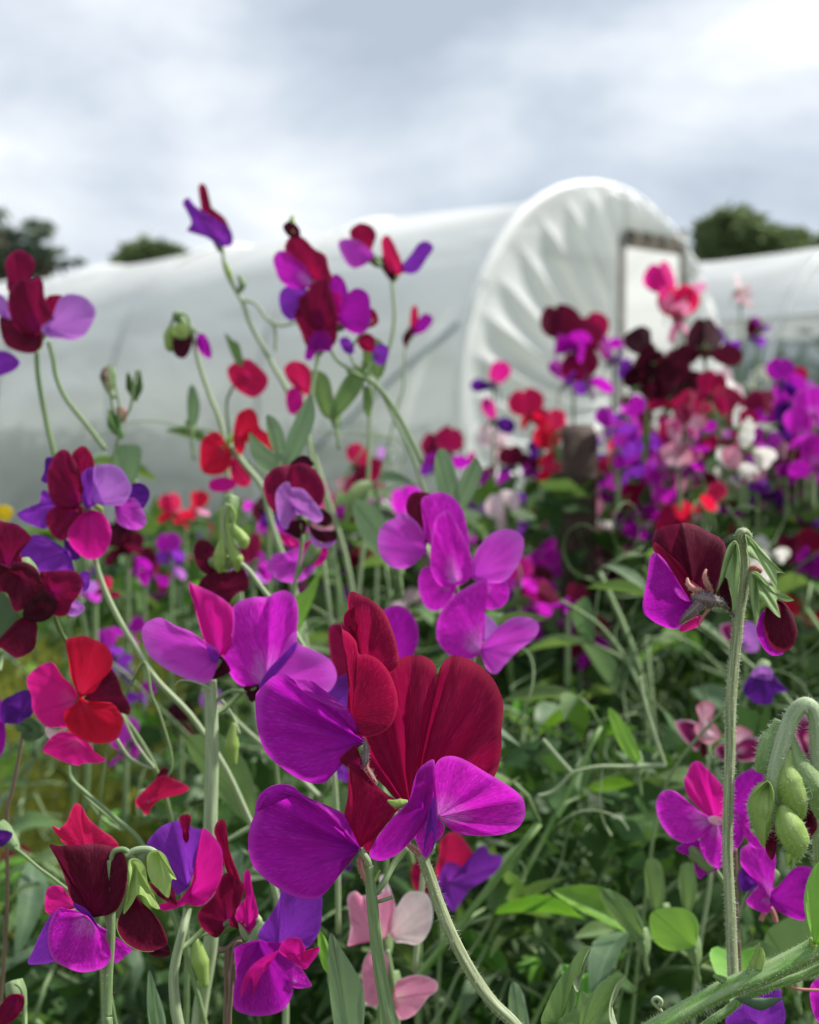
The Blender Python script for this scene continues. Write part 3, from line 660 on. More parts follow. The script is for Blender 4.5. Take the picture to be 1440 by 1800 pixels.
s.petal('standard_petal', 'crimson', '632,1190 624,1150 617,1110 613,1075 611,1052 618,1040 632,1044 655,1056 676,1076 691,1110 700,1145 700,1170 680,1186', '640,1180',
        lay=-3, cup=2., ruf=.5, crease=[(-75, 1.5, .2), (-100, -1.5, .2)], curl=-.8, n=8, m=14,
        extra=[('604,1094,1 606,1079,1 620,1067,0 638,1065,-1 641,1082,-2 634,1120,-2 632,1160,-2 628,1170,-1 622,1140,1 611,1114,1', '624,1110', -.5, -3.5, (0, 0), .1, None, 0),
               ('602,1092,2 601,1104,2 614,1113,3 626,1128,3 631,1149,2 645,1150,2 666,1160,2 686,1185,2 698,1221,1 698,1250,1 685,1278,1 660,1293,2 631,1294,2 619,1284 611,1260 611,1230 616,1190 614,1150 606,1122', '619,1262', 2.2, -1.6, (0, 0), .3, [(-80, 1.2, .3)], 1.1)])
s.petal('wing_petal', 'purple', '613,1247,2 595,1243,3 562,1229,3 534,1213,3 520,1198,1 500,1185 480,1189 455,1213 449,1226 450,1260 455,1292 470,1326 500,1353 530,1371 558,1378 576,1372 590,1350 598,1335 616,1317 634,1311 642,1303 628,1282', '640,1303',
        lay=0, cup=3.8, ruf=1.1, crease=[(211, -3.6, .15), (229, 1.8, .1), (190, 1.4, .12), (172, -.8, .1), (152, .8, .12), (132, -.8, .15)], curl=-1.3, n=8, m=18,
        extra=[('519,1196,2 533,1194,1 548,1197,0 574,1216,-1 596,1234,-1 614,1247,0 592,1245,3 560,1232,4 534,1216,4', '560,1220,1', 1.6, .7, (0, 0), .15, None, 0)])
s.petal('calyx', 'maroon', '597,1335 612,1318 625,1309 634,1330,1 641,1356,2 662,1382,1 682,1402 668,1392 640,1372 612,1350', '632,1345', lay=3, cup=1, ruf=.3, n=6, m=6)
s.twig('641,1297,4 643,1312,4 641,1335,4 637,1352,4', 8, M_PURPLEST, 'sepal', s.b, flat=.5, prof=[.15, .7, 1, .35], hair=60, hl=.0005)
s.twig('647,1335,3 645,1350,3 655,1366,3 664,1378,3', 4, M_SEPALP, 'sepal', s.b, prof=[.3, 1, .9, .2], hair=120, hl=.0008)
s.twig('660,1570,-1 676,1550,-3 692,1520,-6 715,1490,-8', 6, M_STEM)
s.twig('666,1585 676,1582,1 690,1577,1', 3.5, M_STEM)
s.twig('648,1555 660,1545 668,1530,1', 5, M_BUD, 'bud', prof=[.8, 1, .3])

# --- maroon bloom on the left, nearly sharp
view(0, 1000, 2.25)
s = Spray('maroon bloom with a veined pink-purple lower wing and green buds, nodding on a hairy stem', .385,
          '432,1150 438,1300 438,1450 428,1600 424,1760 428,1820', 8.5, M_STEM, hair=500, hl=.0006, ridge=.1, nseg=12, taper=.8)
s.blossom(370, 1380)
s.petal('standard_petal', 'dark_maroon', '196,1092,-1 235,1096 300,1092 380,1088,-1 450,1100,-1 488,1130 503,1180 500,1260 480,1320 450,1360 400,1372 350,1360 300,1330 275,1290 255,1220 225,1150', '370,1380', lay=0, cup=3, ruf=.8, crease=[(-95, 1.4, .25), (-60, -1, .3)], curl=-1, n=8, m=14)
s.petal('standard_petal', 'rose', '207,1015 232,1025 262,1000 285,945 302,926 325,940 350,985 400,1030 450,1065 470,1100 420,1110 330,1105 260,1090 235,1062 215,1040', '340,1120', lay=-4, cup=2, ruf=.8, n=6, m=10)
s.petal('wing_petal', 'hot_pink', '182,1280 200,1256 240,1255 270,1290 290,1330 250,1350 210,1370 178,1350', '300,1340', lay=-3, cup=1.5, ruf=.5)
s.petal('wing_petal', 'magenta', '235,1340,1 265,1345,2 300,1352,2 345,1380,2 390,1430,2 428,1480,2 440,1530,1 420,1570 375,1590 320,1596 270,1580 215,1550 190,1490 192,1420 210,1370', '350,1375', lay=3, cup=3.5, ruf=.5, crease=[(120, 1., .3), (80, -.8, .3)], curl=-1, n=8, m=14)
s.petal('wing_petal', 'violet', '240,1345 200,1370 160,1440 130,1510 110,1560 150,1565 215,1550 205,1480 215,1400', '330,1380', lay=1, cup=1, ruf=.3)
s.petal('wing_petal', 'magenta', '390,1440 430,1450 520,1500 500,1530 455,1560 430,1520 400,1480', '380,1400', lay=-2, cup=1, ruf=.3)
s.petal('keel', 'violet', '290,1320 340,1345 375,1390 400,1440 370,1420 330,1370 300,1345', '360,1385', lay=2.5, cup=1, ruf=.2)
s.blossom(540, 1180)
s.petal('calyx', M_BUD, '512,1150,1 545,1148,1 575,1180,2 585,1240,2 612,1300,2 632,1345,2 600,1335,3 575,1300,3 545,1290,4 520,1330,3 488,1365,2 498,1300,3 512,1230,3 506,1180,2', '535,1170', lay=4, cup=2, ruf=.5, n=6, m=8)
s.petal('bud', 'dark_maroon', '530,1285,1 560,1320,2 600,1355,2 640,1410,1 664,1475 640,1500 600,1512,0 550,1508 500,1480 470,1440 465,1400 480,1360,1 500,1320,1', '530,1290', lay=3, cup=4, ruf=.2, curl=-1, n=6, m=12)
s.petal('bud', M_BUD, '464,1380 460,1420 480,1465 520,1498 570,1515 610,1512 560,1500 515,1475 485,1440 475,1400', '500,1440', lay=3.3, cup=.5, ruf=.1)
s.petal('bud', 'black_maroon', '640,1460 668,1500 668,1530 620,1535 580,1515 610,1500', '620,1500', lay=1, cup=1, ruf=.2)
s.twig('438,1160 450,1120 490,1110 520,1135 545,1175', 5, M_STEM, 'pedicel')
s.twig('500,1135 540,1112 590,1110 625,1130', 6, M_STEMP, 'pedicel')
s.blossom(620, 1120)
s.petal('bud', M_BUD, '585,1130,1 620,1112,2 655,1135,3 675,1180,3 698,1228,2 680,1230,3 672,1290,3 660,1300,3 630,1270,3 600,1240,3 582,1190,2', '625,1120', lay=5, cup=3.5, ruf=.2, n=6, m=10)
s.petal('bud', 'dark_maroon', '590,1240,1 630,1280,2 665,1302,2 680,1255,2 700,1320 690,1330 640,1305 605,1270', '650,1260', lay=3, cup=1.5, ruf=.1)

# --- violet-blue and maroon pair, bottom left of the hero
view(240, 1400, 4)
s = Spray('violet-blue bloom beside a folded crimson-maroon bloom, low on a thick pale stalk', .43,
          '370,690,-5 355,820,-4 322,960 285,1110 262,1260 268,1420 300,1620', 10.2, M_STEMP, taper=.6, nseg=10)
s.blossom(370, 650)
s.petal('wing_petal', 'violet', '70,340 105,280 170,215 250,180 330,170 400,220 460,235 470,290 455,400 420,500 370,600 300,690 250,660 220,560 170,450 110,370', '360,640', lay=0, cup=3.5, ruf=.6, crease=[(-100, -1.5, .2), (-75, 1.5, .2)], n=7, m=12)
s.petal('standard_petal', 'crimson', '300,150 345,125 380,135 382,170 360,210 372,290 350,325 325,290 320,220', '350,330', lay=2, cup=1, ruf=.3)
s.petal('standard_petal', 'cerise', '460,235,1 500,240,2 560,300,3 600,370,3 608,450,3 600,560,2 560,660,2 500,740,2 440,772,2 370,760,2 330,700,2 400,600,1 440,520 455,400', '370,700', lay=2, cup=3, ruf=.5, crease=[(-50, 1.5, .3)], n=7, m=12)
s.petal('standard_petal', 'cerise', '150,760 220,780 290,760 330,690 370,740 320,770 250,795 180,802', '330,720', lay=0, cup=.5, ruf=.3)
s.blossom(640, 900)
s.petal('standard_petal', 'crimson', '545,250 560,190 590,160 625,175 632,230 640,330 680,450 728,580 700,608 640,540 600,420 570,320', '680,600', lay=-1, cup=1.5, ruf=.4)
s.petal('standard_petal', 'maroon', '600,560 660,540 730,590 760,640 735,740 700,820 720,930 640,900 600,960 560,995 500,960 450,910 430,840 460,780 540,700', '640,900', lay=-2, cup=3, ruf=.8, n=6, m=11)
s.petal('standard_petal', 'cerise', '750,570 775,515 800,530 815,640 850,780 860,880 840,930 790,955 740,910 695,850 720,770 770,700', '790,930', lay=0, cup=2, ruf=.6, n=6, m=10)
s.twig('580,1085 640,1070 700,1020 760,985 850,975', 8, M_BROWN, 'pedicel')
s.twig('740,870 760,960 790,990 850,960 855,880 835,850', 8, M_STEMP, 'calyx', s.b)
s.twig('640,1060 640,1200 640,1400 630,1620', 9, M_BROWN, 'stem')

s = Spray('purple bloom with a raised crimson ridge, tucked under the lower large round purple wing', .42,
          '740,1020 700,1040 680,1150 670,1300 660,1450 650,1600', 7, M_BROWN, taper=.7)
s.blossom(860, 1010)
s.petal('standard_petal', 'violet', '1020,660 1100,660 1290,690 1305,800 1290,940 1240,1030 1190,1065 1100,1030 1000,1060 900,1050 850,1000 880,920 950,820 1000,730', '1000,1060', lay=-3, cup=3, ruf=.6, n=6, m=12)
s.petal('wing_petal', 'purple', '850,1010 950,1035 1060,1030 1130,1100 1120,1180 1100,1290 1095,1400 1020,1510 880,1545 760,1530 690,1490 680,1380 700,1250 690,1120 700,1060', '860,1020', lay=2, cup=3.4, ruf=.8, crease=[(100, 2.2, .15), (75, -1.5, .25)], n=7, m=14)
s.petal('standard_petal', 'cerise', '1000,1080 1040,1010 1100,990 1150,1000 1185,1060 1195,1150 1230,1130 1285,1055 1280,1100 1230,1170 1190,1215 1150,1200 1090,1155 1020,1110', '1110,1110', lay=5, cup=1.5, ruf=.4)
s.petal('standard_petal', 'cerise', '1000,1085,2 960,1100,2 860,1150,1 780,1230 740,1330 735,1420 770,1460 830,1380 870,1280 940,1180,1', '900,1200,1', lay=5.4, cup=1., ruf=.3)
s.petal('wing_petal', 'magenta', '1100,1190 1150,1200 1200,1270 1232,1330 1180,1348 1110,1345 1090,1290', '1080,1300', lay=3, cup=1, ruf=.3)

# --- pink and pale pink bloom behind the smooth stem
view(580, 1320, 4)
s = Spray('pale pink bloom half hidden behind the thick smooth stem of the hero blooms', .52, '400,1400 430,1560 450,1700 470,1900', 9, M_STEM)
s.blossom(380, 1330)
s.petal('standard_petal', 'pink', '128,1050 150,1005 190,995 225,1025 270,1015 330,1020 400,990 440,1040 450,1150 420,1260 350,1330 270,1330 180,1325 130,1360 150,1250 140,1150', '360,1330', lay=0, cup=2, ruf=.6, crease=[(-110, -1.5, .15)])
s.petal('standard_petal', 'pale_pink', '350,900 380,880 410,940 440,1020 460,1100 440,1180 400,1100 370,1000', '430,1300', lay=-2, cup=1, ruf=.3)
s.petal('wing_petal', 'pale_pink', '450,1150 490,1080 540,1010 600,995 670,1010 705,1060 720,1150 700,1250 650,1330 600,1355 530,1340 450,1320', '420,1300', lay=2, cup=2.5, ruf=.4)
s.blossom(440, 1650)
s.petal('standard_petal', 'pink', '230,1520 270,1430 330,1400 400,1450 400,1600 370,1750 300,1790 240,1750 230,1640', '380,1600', lay=0, cup=2, ruf=.4)
s.petal('wing_petal', 'pink', '470,1640 530,1600 620,1580 700,1600 750,1635 745,1690 690,1730 640,1800 580,1860 500,1880 470,1800', '440,1740', lay=1, cup=2.5, ruf=.4)

s = Spray('small rose and violet bloom glimpsed low behind the hairy curved stem', .62, '760,1010 760,1100 780,1300', 5)
s.blossom(780, 900)
s.petal('standard_petal', 'rose', '790,640 830,600 890,590 940,640 1000,740 1000,800 900,830 800,900 760,830 780,730', '820,860', lay=0, cup=2, ruf=.6)
s.petal('standard_petal', 'crimson', '580,850 620,780 680,790 720,900 730,1000 690,1050 630,1000 590,930', '760,960', lay=0, cup=2, ruf=.4)
s.petal('wing_petal', 'violet', '780,930 830,800 900,800 960,840 1010,800 1030,710 1080,690 1110,740 1170,750 1185,790 1140,860 1050,920 980,970 930,1040 880,1100 850,1060 810,980', '830,930', lay=3, cup=3, ruf=.9)

# --- magenta pair on the thick pale stem, upper left of the hero
view(200, 780, 2.571)
s = Spray('pair of bright magenta blooms with lilac wings on a straight thick pale stem', .475,
          '435,1070 440,1150 442,1250 444,1400 440,1600 436,1800', 11.5, M_STEMP, taper=.9, nseg=10, hair=60, hl=.0004)
s.blossom(465, 960)
s.petal('wing_petal', 'orchid', '135,870 145,825 185,798 225,795 275,825 350,855 420,905 460,930 465,965 450,1030 425,1070 370,1072 290,1040 220,1000 165,950', '468,965', lay=1, cup=4, ruf=.6, crease=[(190, -1.2, .3)], curl=.8, n=8, m=13)
s.petal('standard_petal', 'cerise', '345,630 362,640 400,655 470,690 530,740 548,800 545,870 520,925 480,950 440,930 410,880 385,800 368,730 348,680', '470,955', lay=-1, cup=2.6, ruf=.7, crease=[(-100, -1.2, .3)], curl=-.8, n=8, m=13)
s.petal('keel', 'violet', '420,905 450,915 475,940 470,990 440,975 425,940', '465,965', lay=3, cup=1, ruf=.1)
s.petal('calyx', 'black_maroon', '440,1000 480,960 525,1020 500,1045 450,1065 430,1050', '470,1000', lay=0, cup=1, ruf=.2)
s.twig('430,1085 440,1040 460,1010 485,975', 5, M_STEM, 'sepal', s.b)
s.blossom(700, 1080)
s.petal('standard_petal', 'magenta', '545,745 580,715 640,700 690,700 730,680 770,672 810,700 826,760 822,830 810,900 780,950 720,1020 660,1070 600,1085 555,1065 520,1010 498,950 510,900 540,860 545,800', '690,1080', lay=-1, cup=3, ruf=.9, crease=[(-88, -2.4, .1), (-110, 2., .25), (-65, 1.6, .2)], curl=-.8, n=8, m=14)
s.petal('wing_petal', 'orchid', '790,890 830,860 835,905 900,935 970,975 1000,1030 995,1080 960,1118 900,1100 840,1070 760,1050 700,1080', '690,1085', lay=2, cup=3, ruf=.5, crease=[(-20, 1.2, .25)], curl=.8, n=8, m=13)
s.petal('keel', 'violet', '660,1095 700,1020 760,960 820,900 820,930 770,1000 720,1060 690,1110', '690,1085', lay=4.5, cup=1, ruf=.2)
s.petal('calyx', 'black_maroon', '590,1100 640,1085 660,1100 650,1150 620,1165 600,1130', '640,1110', lay=0, cup=1, ruf=.2)
s.twig('440,1180 520,1120 600,1120 650,1095', 5, M_STEM, 'pedicel')

# --- magenta cluster, upper right of the hero
view(640, 820, 1.8)
s = Spray('cluster of bright magenta-purple blooms above and right of the sharp crimson petals', .53,
          '355,560 330,700 280,900 200,1200 160,1600', 6, M_STEMP, foot=False)
s.blossom(195, 280)
s.petal('standard_petal', 'dark_maroon', '135,120 150,90 180,84 215,100 215,190 200,215 180,230 160,180 140,150', '195,260', lay=-3, cup=1, ruf=.4)
s.petal('wing_petal', 'orchid', '120,150 100,165 65,185 48,220 52,270 75,305 110,320 150,310 178,280 190,240 180,200 150,165', '200,270', lay=0, cup=3, ruf=.5, n=7, m=11)
s.petal('standard_petal', 'magenta', '185,110 210,92 245,86 280,100 310,140 325,200 330,260 300,290 240,270 200,230 190,170', '225,270', lay=-1, cup=2.5, ruf=.6, n=7, m=11)
s.petal('standard_petal', 'magenta', '248,150 270,145 290,180 320,240 340,300 335,345 300,370 250,375 220,340 212,280 220,210 230,165', '290,365', lay=3, cup=3, ruf=.5, n=7, m=11)
s.petal('wing_petal', 'magenta', '195,320 240,330 290,375 260,430 235,452 200,445 178,400 175,350', '280,360', lay=0, cup=2, ruf=.4)
s.petal('wing_petal', 'orchid', '345,300 370,250 410,212 460,202 495,220 503,250 490,300 450,355 400,365 345,350', '345,350', lay=2, cup=3, ruf=.6, crease=[(-35, 1.2, .25)], n=7, m=11)
s.petal('wing_petal', 'magenta', '385,365 430,355 455,380 455,420 430,445 390,448 375,410', '370,380', lay=0, cup=1.5, ruf=.4)
s.blossom(370, 580)
s.petal('standard_petal', 'magenta', '275,420 310,395 380,362 387,400 380,470 378,530 360,590 320,605 270,590 235,545 236,490 255,445', '368,580', lay=3, cup=3, ruf=.6, n=7, m=11)
s.petal('keel', 'lilac', '380,470 415,495 425,520 390,545 378,530', '372,560', lay=0, cup=1, ruf=.2)
s.petal('wing_petal', 'orchid', '372,580 400,540 440,500 480,480 530,485 550,510 535,545 490,580 450,620 420,652 395,640 380,610', '370,580', lay=3, cup=3, ruf=.7, crease=[(-35, 1., .25)], n=7, m=11)
view(0, 0, 1)
s.twig('868,1178 840,1140,-2 810,1060,-4 800,1020,-5', 5)

s = Spray('deep violet round petal with a crimson partner peeping from behind the sharp crimson fold', .56, '660,1190 665,1300 680,1500', 6)
s.blossom(680, 1170)
s.petal('wing_petal', 'purple', '675,1075 700,1066 722,1080 734,1108 730,1140 715,1160 690,1170 665,1150 660,1100', '690,1170', lay=0, cup=3, ruf=.4)
s.petal('standard_petal', 'maroon', '580,1105 610,1100 650,1110 640,1160 620,1200 595,1205 583,1160', '650,1190', lay=1, cup=2, ruf=.4)
s.petal('wing_petal', 'violet', '575,1205 600,1190 640,1185 650,1240 620,1255 585,1240', '650,1200', lay=2, cup=2, ruf=.3)
s.petal('wing_petal', 'violet', '585,1360 600,1345 615,1360 612,1375 590,1365', '600,1350', lay=0, cup=.5, ruf=.2)

# --- upper left group over the greenhouse side
view(0, 780, 4.737)
s = Spray('large crimson and lilac bloom group at left on a long stem leaning right', .52,
          '790,950 830,1100 900,1280 1000,1480 1120,1680 1300,1960 1640,2330', 7, M_STEMP, taper=.95)
s.blossom(680, 500)
s.petal('wing_petal', 'indigo', '380,130 430,115 480,130 470,250 400,320 345,300 370,230', '500,350', lay=-4, cup=1, ruf=.4)
s.petal('standard_petal', 'maroon', '400,250 430,160 480,80 540,60 590,100 640,190 695,290 690,380 660,480 600,525 520,530 450,490 410,400', '660,510', lay=0, cup=3.4, ruf=.6, crease=[(-110, -1, .3)], n=7, m=11)
s.petal('standard_petal', 'crimson', '605,95 650,40 700,25 750,70 780,150 770,250 720,300 690,270 640,180', '690,480', lay=-2, cup=2, ruf=.5)
s.petal('wing_petal', 'lilac', '790,210 850,180 930,178 1010,215 1060,290 1090,370 1060,450 1010,500 900,500 850,450 820,350', '760,500', lay=2, cup=3.5, ruf=.4, n=7, m=11)
s.petal('keel', 'violet', '690,250 760,200 820,260 850,360 860,450 800,500 720,530 680,450 680,330', '730,520', lay=1, cup=2, ruf=.6)
s.petal('wing_petal', 'violet', '340,410 380,395 430,470 450,520 400,600 380,700 290,680 200,640 150,590 180,560 260,520 330,490', '480,520', lay=-1, cup=2, ruf=.6)
s.petal('wing_petal', 'indigo', '1090,360 1150,330 1220,360 1245,430 1210,510 1150,560 1090,520', '1000,470', lay=-4, cup=1.5, ruf=.4)
s.petal('wing_petal', 'orchid', '1020,480 1120,460 1180,540 1215,650 1150,710 1060,700 980,650 1000,560', '950,520', lay=-2, cup=2, ruf=.6)
s.blossom(740, 560)
s.petal('standard_petal', 'maroon', '385,620 450,535 560,520 680,530 660,640 580,760 510,800 430,740', '640,560', lay=0, cup=2, ruf=.5)
s.petal('standard_petal', 'cerise', '690,590 760,560 850,590 900,660 920,760 890,870 820,940 730,950 650,900 590,830 570,740 620,660', '740,560', lay=4, cup=3.6, ruf=.4, curl=-.6, n=7, m=11)
s.petal('wing_petal', 'violet', '110,850 200,790 300,765 400,790 500,870 560,960 610,1060 500,1060 380,1070 260,1030 170,960', '580,900', lay=4, cup=3, ruf=.7, crease=[(190, 1.5, .2)], n=7, m=11)
s.petal('wing_petal', 'indigo', '540,800 600,840 660,930 650,960 570,960 540,880', '620,860', lay=2, cup=1, ruf=.2)
s.twig('640,600 660,560 700,520 740,500', 5, M_BUD, 'calyx', s.b, flat=.6, prof=[.1, 1, 1, .5]); s.twig('780,490 800,520 840,550 850,600', 5, M_BUD, 'calyx', s.b, flat=.6, prof=[.5, 1, 1, .1])

s = Spray('dark wine-red blooms at the left edge, under the violet wing of the large left group', .46, '430,1380,-10 520,1600,-35 640,1750,-45 900,2100,-50', 8, M_STEM)
s.blossom(200, 1060)
s.petal('standard_petal', 'maroon', '-60,650 40,660 140,680 220,740 250,800 160,860 180,960 150,1040 40,1060 -60,1000', '60,1040', lay=-1, cup=2.5, ruf=.8, n=6)
s.petal('standard_petal', 'dark_maroon', '-60,1000 60,1020 180,990 290,1040 340,1140 380,1250 300,1330 200,1370 120,1380 60,1240 -60,1220', '160,1100', lay=1, cup=3, ruf=.8, n=6)
s.petal('standard_petal', 'maroon', '340,1090 420,1070 540,1060 640,1080 680,1160 650,1260 600,1320 560,1410 500,1430 430,1400 360,1300', '440,1240', lay=0, cup=3, ruf=.7, n=6)
s.petal('standard_petal', 'black_maroon', '200,1390 300,1260 400,1250 470,1330 430,1430 340,1480 220,1460', '320,1420', lay=3, cup=2, ruf=.5)
s.petal('standard_petal', 'dark_maroon', '150,1470 230,1450 300,1500 300,1600 280,1700 200,1760 120,1770 20,1700 -40,1680 60,1560', '240,1470', lay=2, cup=2.5, ruf=.5, n=6)
s.petal('wing_petal', 'lilac', '540,1320 600,1290 680,1330 700,1380 640,1430 570,1420', '600,1370', lay=0, cup=1, ruf=.2)
s.petal('wing_petal', 'violet', '670,1080 740,1080 740,1190 690,1220', '700,1150', lay=0, cup=.5, ruf=.2)

# --- scarlet and hot pink bloom, left
view(0, 1080, 5.143)
s = Spray('scarlet and hot pink bloom in front of the yellow-green grass at left', .47, '620,1360 640,1480 760,1600 900,1720 1050,1850 1300,2100', 6, M_STEM)
s.blossom(700, 770)
s.petal('standard_petal', 'scarlet', '605,250 680,215 770,205 860,240 960,290 1010,400 990,500 920,580 840,690 720,690 650,560 630,420', '720,760', lay=-1, cup=3, ruf=.6, n=7, m=11)
s.petal('wing_petal', 'hot_pink', '250,600 330,500 430,450 490,460 560,570 640,640 690,740 640,830 590,900 600,1000 520,1010 430,1005 360,950 300,850 290,740', '690,780', lay=1, cup=3.5, ruf=.7, n=7, m=11)
s.petal('wing_petal', 'dark_maroon', '880,600 940,540 1000,500 1060,580 1100,700 1170,830 1150,900 1050,860 900,800 790,760', '760,760', lay=-3, cup=2, ruf=.6)
s.petal('standard_petal', 'scarlet', '740,760 830,830 930,800 1020,820 1080,900 1105,960 1080,1060 1030,1130 900,1160 760,1130 640,1050 590,960 600,880 680,840', '730,780', lay=3, cup=3, ruf=.9, crease=[(60, -1.6, .3)], n=7, m=11)
s.petal('wing_petal', 'hot_pink', '400,1230 440,1150 530,1080 640,1070 720,1110 820,1190 860,1270 950,1310 880,1340 760,1340 700,1360 560,1320 460,1270', '700,1140', lay=2, cup=2, ruf=.8)
s.petal('keel', 'pale_pink', '420,1020 520,1050 610,1000 625,1020 560,1080 480,1120 430,1100', '560,1060', lay=0, cup=1, ruf=.2)

s = Spray('near-black purple bloom on a dark upright stem at the left edge', .5, '230,960 200,1120 160,1350 110,1600 60,1850', 5, M_DARKST if 'M_DARKST' in globals() else M_BROWN)
s.blossom(150, 900)
s.petal('wing_petal', 'indigo', '20,800 120,730 230,690 300,720 300,860 250,940 150,980 20,960', '160,850', lay=0, cup=2.5, ruf=.6)
s.petal('wing_petal', 'purple', '-50,760 10,790 30,900 50,1100 20,1240 -50,1260', '0,1000', lay=-2, cup=2, ruf=.5)
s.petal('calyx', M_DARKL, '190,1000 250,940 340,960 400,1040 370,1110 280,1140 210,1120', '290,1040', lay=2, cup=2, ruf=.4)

# small pink bud flower and little purple neighbours
view(0, 1000, 2.25)
s = Spray('slender rose-pink half-open flower pointing right, above the violet-blue bloom', .5, '560,975 600,900 680,780 640,600 600,500', 3.5, M_STEM)
s.blossom(560, 930)
s.petal('standard_petal', 'rose', '540,915 590,860 640,820 690,835 742,865 720,888 660,900 610,930 585,970 555,945', '570,930', lay=0, cup=1.5, ruf=.6)
s.petal('wing_petal', 'dark_maroon', '610,850 640,790 670,800 680,830 640,840', '620,850', lay=-1, cup=1, ruf=.2)
s = Spray('small violet flower cut by the left edge on a slanting stem', .45, '10,1070 80,1120 150,1180 230,1240 330,1330 400,1500', 4.5, M_STEM)
s.blossom(5, 1060)
s.petal('wing_petal', 'indigo', '-30,1040 20,1035 48,1050 30,1080 0,1100 -30,1090', '0,1070', lay=0, cup=1, ruf=.2)
s = Spray('dull wine bud flower at the bottom left corner', .42, '60,1640 90,1680 95,1830', 5, M_STEM)
s.blossom(50, 1700)
s.petal('standard_petal', 'maroon', '0,1730 30,1690 60,1680 95,1690 90,1740 50,1790 0,1810 -30,1780', '60,1700', lay=0, cup=2, ruf=.4)

# --- centre-left maroon bloom with lilac hood
view(300, 620, 4.235)
s = Spray('round wine-coloured bloom with a lilac hood and a striped dark flower at its side', .56,
          '970,1260 980,1400 960,1550 930,1700 900,1900', 5, M_STEM)
s.blossom(960, 1180)
s.petal('standard_petal', 'maroon', '705,1030 710,940 770,870 840,845 900,840 970,828 1050,860 1110,930 1140,1010 1130,1090 1080,1150 980,1180 860,1180 760,1160', '920,1170', lay=0, cup=3, ruf=.5, crease=[(-95, -1.2, .15)], curl=-.6, n=8, m=12)
s.petal('standard_petal', 'black_maroon', '890,840 930,790 990,765 1040,790 1060,840 980,850', '960,850', lay=-3, cup=1, ruf=.3)
s.petal('wing_petal', 'lilac', '790,1060 820,1000 860,970 890,980 900,1010 980,1020 1040,1080 1100,1160 1125,1230 1080,1260 1020,1230 960,1200 900,1240 870,1305 830,1280 800,1200', '920,1150', lay=4, cup=3, ruf=.6, crease=[(80, -2, .3)], n=8, m=12)
s.petal('wing_petal', 'black_maroon', '850,1320 900,1260 1000,1250 1000,1330 950,1380 890,1350', '960,1290', lay=0, cup=1, ruf=.3)
s.petal('wing_petal', 'black_maroon', '1110,1160 1180,1200 1200,1260 1150,1290 1090,1270 1120,1240', '1100,1230', lay=0, cup=1, ruf=.2)
s.petal('wing_petal', 'black_maroon', '1040,1280 1100,1320 1170,1330 1230,1330 1230,1390 1170,1420 1090,1390 1045,1340', '1130,1350', lay=0, cup=1.5, ruf=.3)
s.petal('wing_petal', 'lilac', '1040,1350 1090,1400 1160,1430 1230,1400 1190,1440 1120,1450 1060,1420', '1120,1420', lay=1, cup=.5, ruf=.1)
s.petal('keel', 'pink', '1050,1270 1110,1290 1170,1300 1215,1290 1200,1315 1120,1320 1060,1300', '1130,1300', lay=1, cup=.5, ruf=.1)
s.blossom(1060, 1480)
s.petal('standard_petal', 'cerise', '1000,1420 1080,1400 1160,1450 1160,1520 1110,1580 1060,1570 1000,1500', '1060,1480', lay=-5, cup=2, ruf=.4)
s.petal('wing_petal', 'orchid', '720,1590 780,1500 860,1490 950,1450 1050,1450 1090,1520 1060,1620 960,1700 850,1700 770,1660', '920,1560', lay=-8, cup=2.5, ruf=1.2)
s.petal('standard_petal', 'hot_pink', '820,1340 900,1370 960,1420 900,1450 840,1410', '900,1440', lay=-9, cup=1, ruf=.4)
s = Spray('bunch of pale green hooked buds with deep crimson bloom behind, left of centre', .53,
          '420,1120 395,1200 390,1330 450,1500 560,1600 640,1700', 6, M_STEMP)
s.blossom(430, 1140)
s.twig('430,1130 380,1180 375,1300 380,1400 370,1500 365,1580 370,1640', 8.5, M_BUD, 'bud', s.b, prof=[.3, .35, .35, .6, 1.4, 1.3, .3])
s.twig('440,1130 480,1200 470,1280 500,1340 540,1400 545,1460', 8, M_BUD, 'bud', s.b, prof=[.3, .35, .4, 1.2, 1.5, .5])
s.twig('430,1130 420,1240 430,1330 455,1450 490,1540 495,1630', 8.5, M_BUD, 'bud', s.b, prof=[.3, .35, .5, 1., 1.5, .3])
s.blossom(360, 1560)
s.petal('standard_petal', 'dark_maroon', '175,1480 200,1410 260,1400 320,1450 330,1530 320,1600 260,1640 200,1580', '330,1600', lay=-5, cup=2, ruf=.6)
s.petal('standard_petal', 'dark_maroon', '230,1700 320,1620 420,1640 520,1610 570,1690 560,1760 480,1800 400,1900 280,1960 180,1900 200,1780', '400,1760', lay=-6, cup=2.5, ruf=1)
s = Spray('scarlet bloom cluster against the tunnel side, its stem leaning down to the right', .72,
          '460,700 540,820 640,940 700,1050 760,1300', 7.5, M_STEMP)
s.blossom(420, 700)
s.petal('standard_petal', 'scarlet', '230,760 240,670 290,620 350,610 400,680 440,770 420,850 360,890 280,890 235,850', '400,720', lay=0, cup=3, ruf=.7)
s.petal('standard_petal', 'scarlet', '500,500 540,450 600,435 640,480 660,560 720,610 760,700 740,720 650,620 580,580 560,700 520,740 480,660', '500,640', lay=0, cup=2, ruf=.7)
s.petal('wing_petal', 'cerise', '300,960 380,930 460,950 470,1000 400,1030 310,1020', '400,960', lay=0, cup=1.5, ruf=.5)
s.petal('wing_petal', 'rose', '480,790 560,870 590,950 550,990 480,960 450,870', '470,800', lay=-2, cup=1.5, ruf=.5)
s.twig('470,600 440,640 410,690 380,700', 6, M_BUD, 'calyx', s.b, prof=[.3, 1, 1, .6])

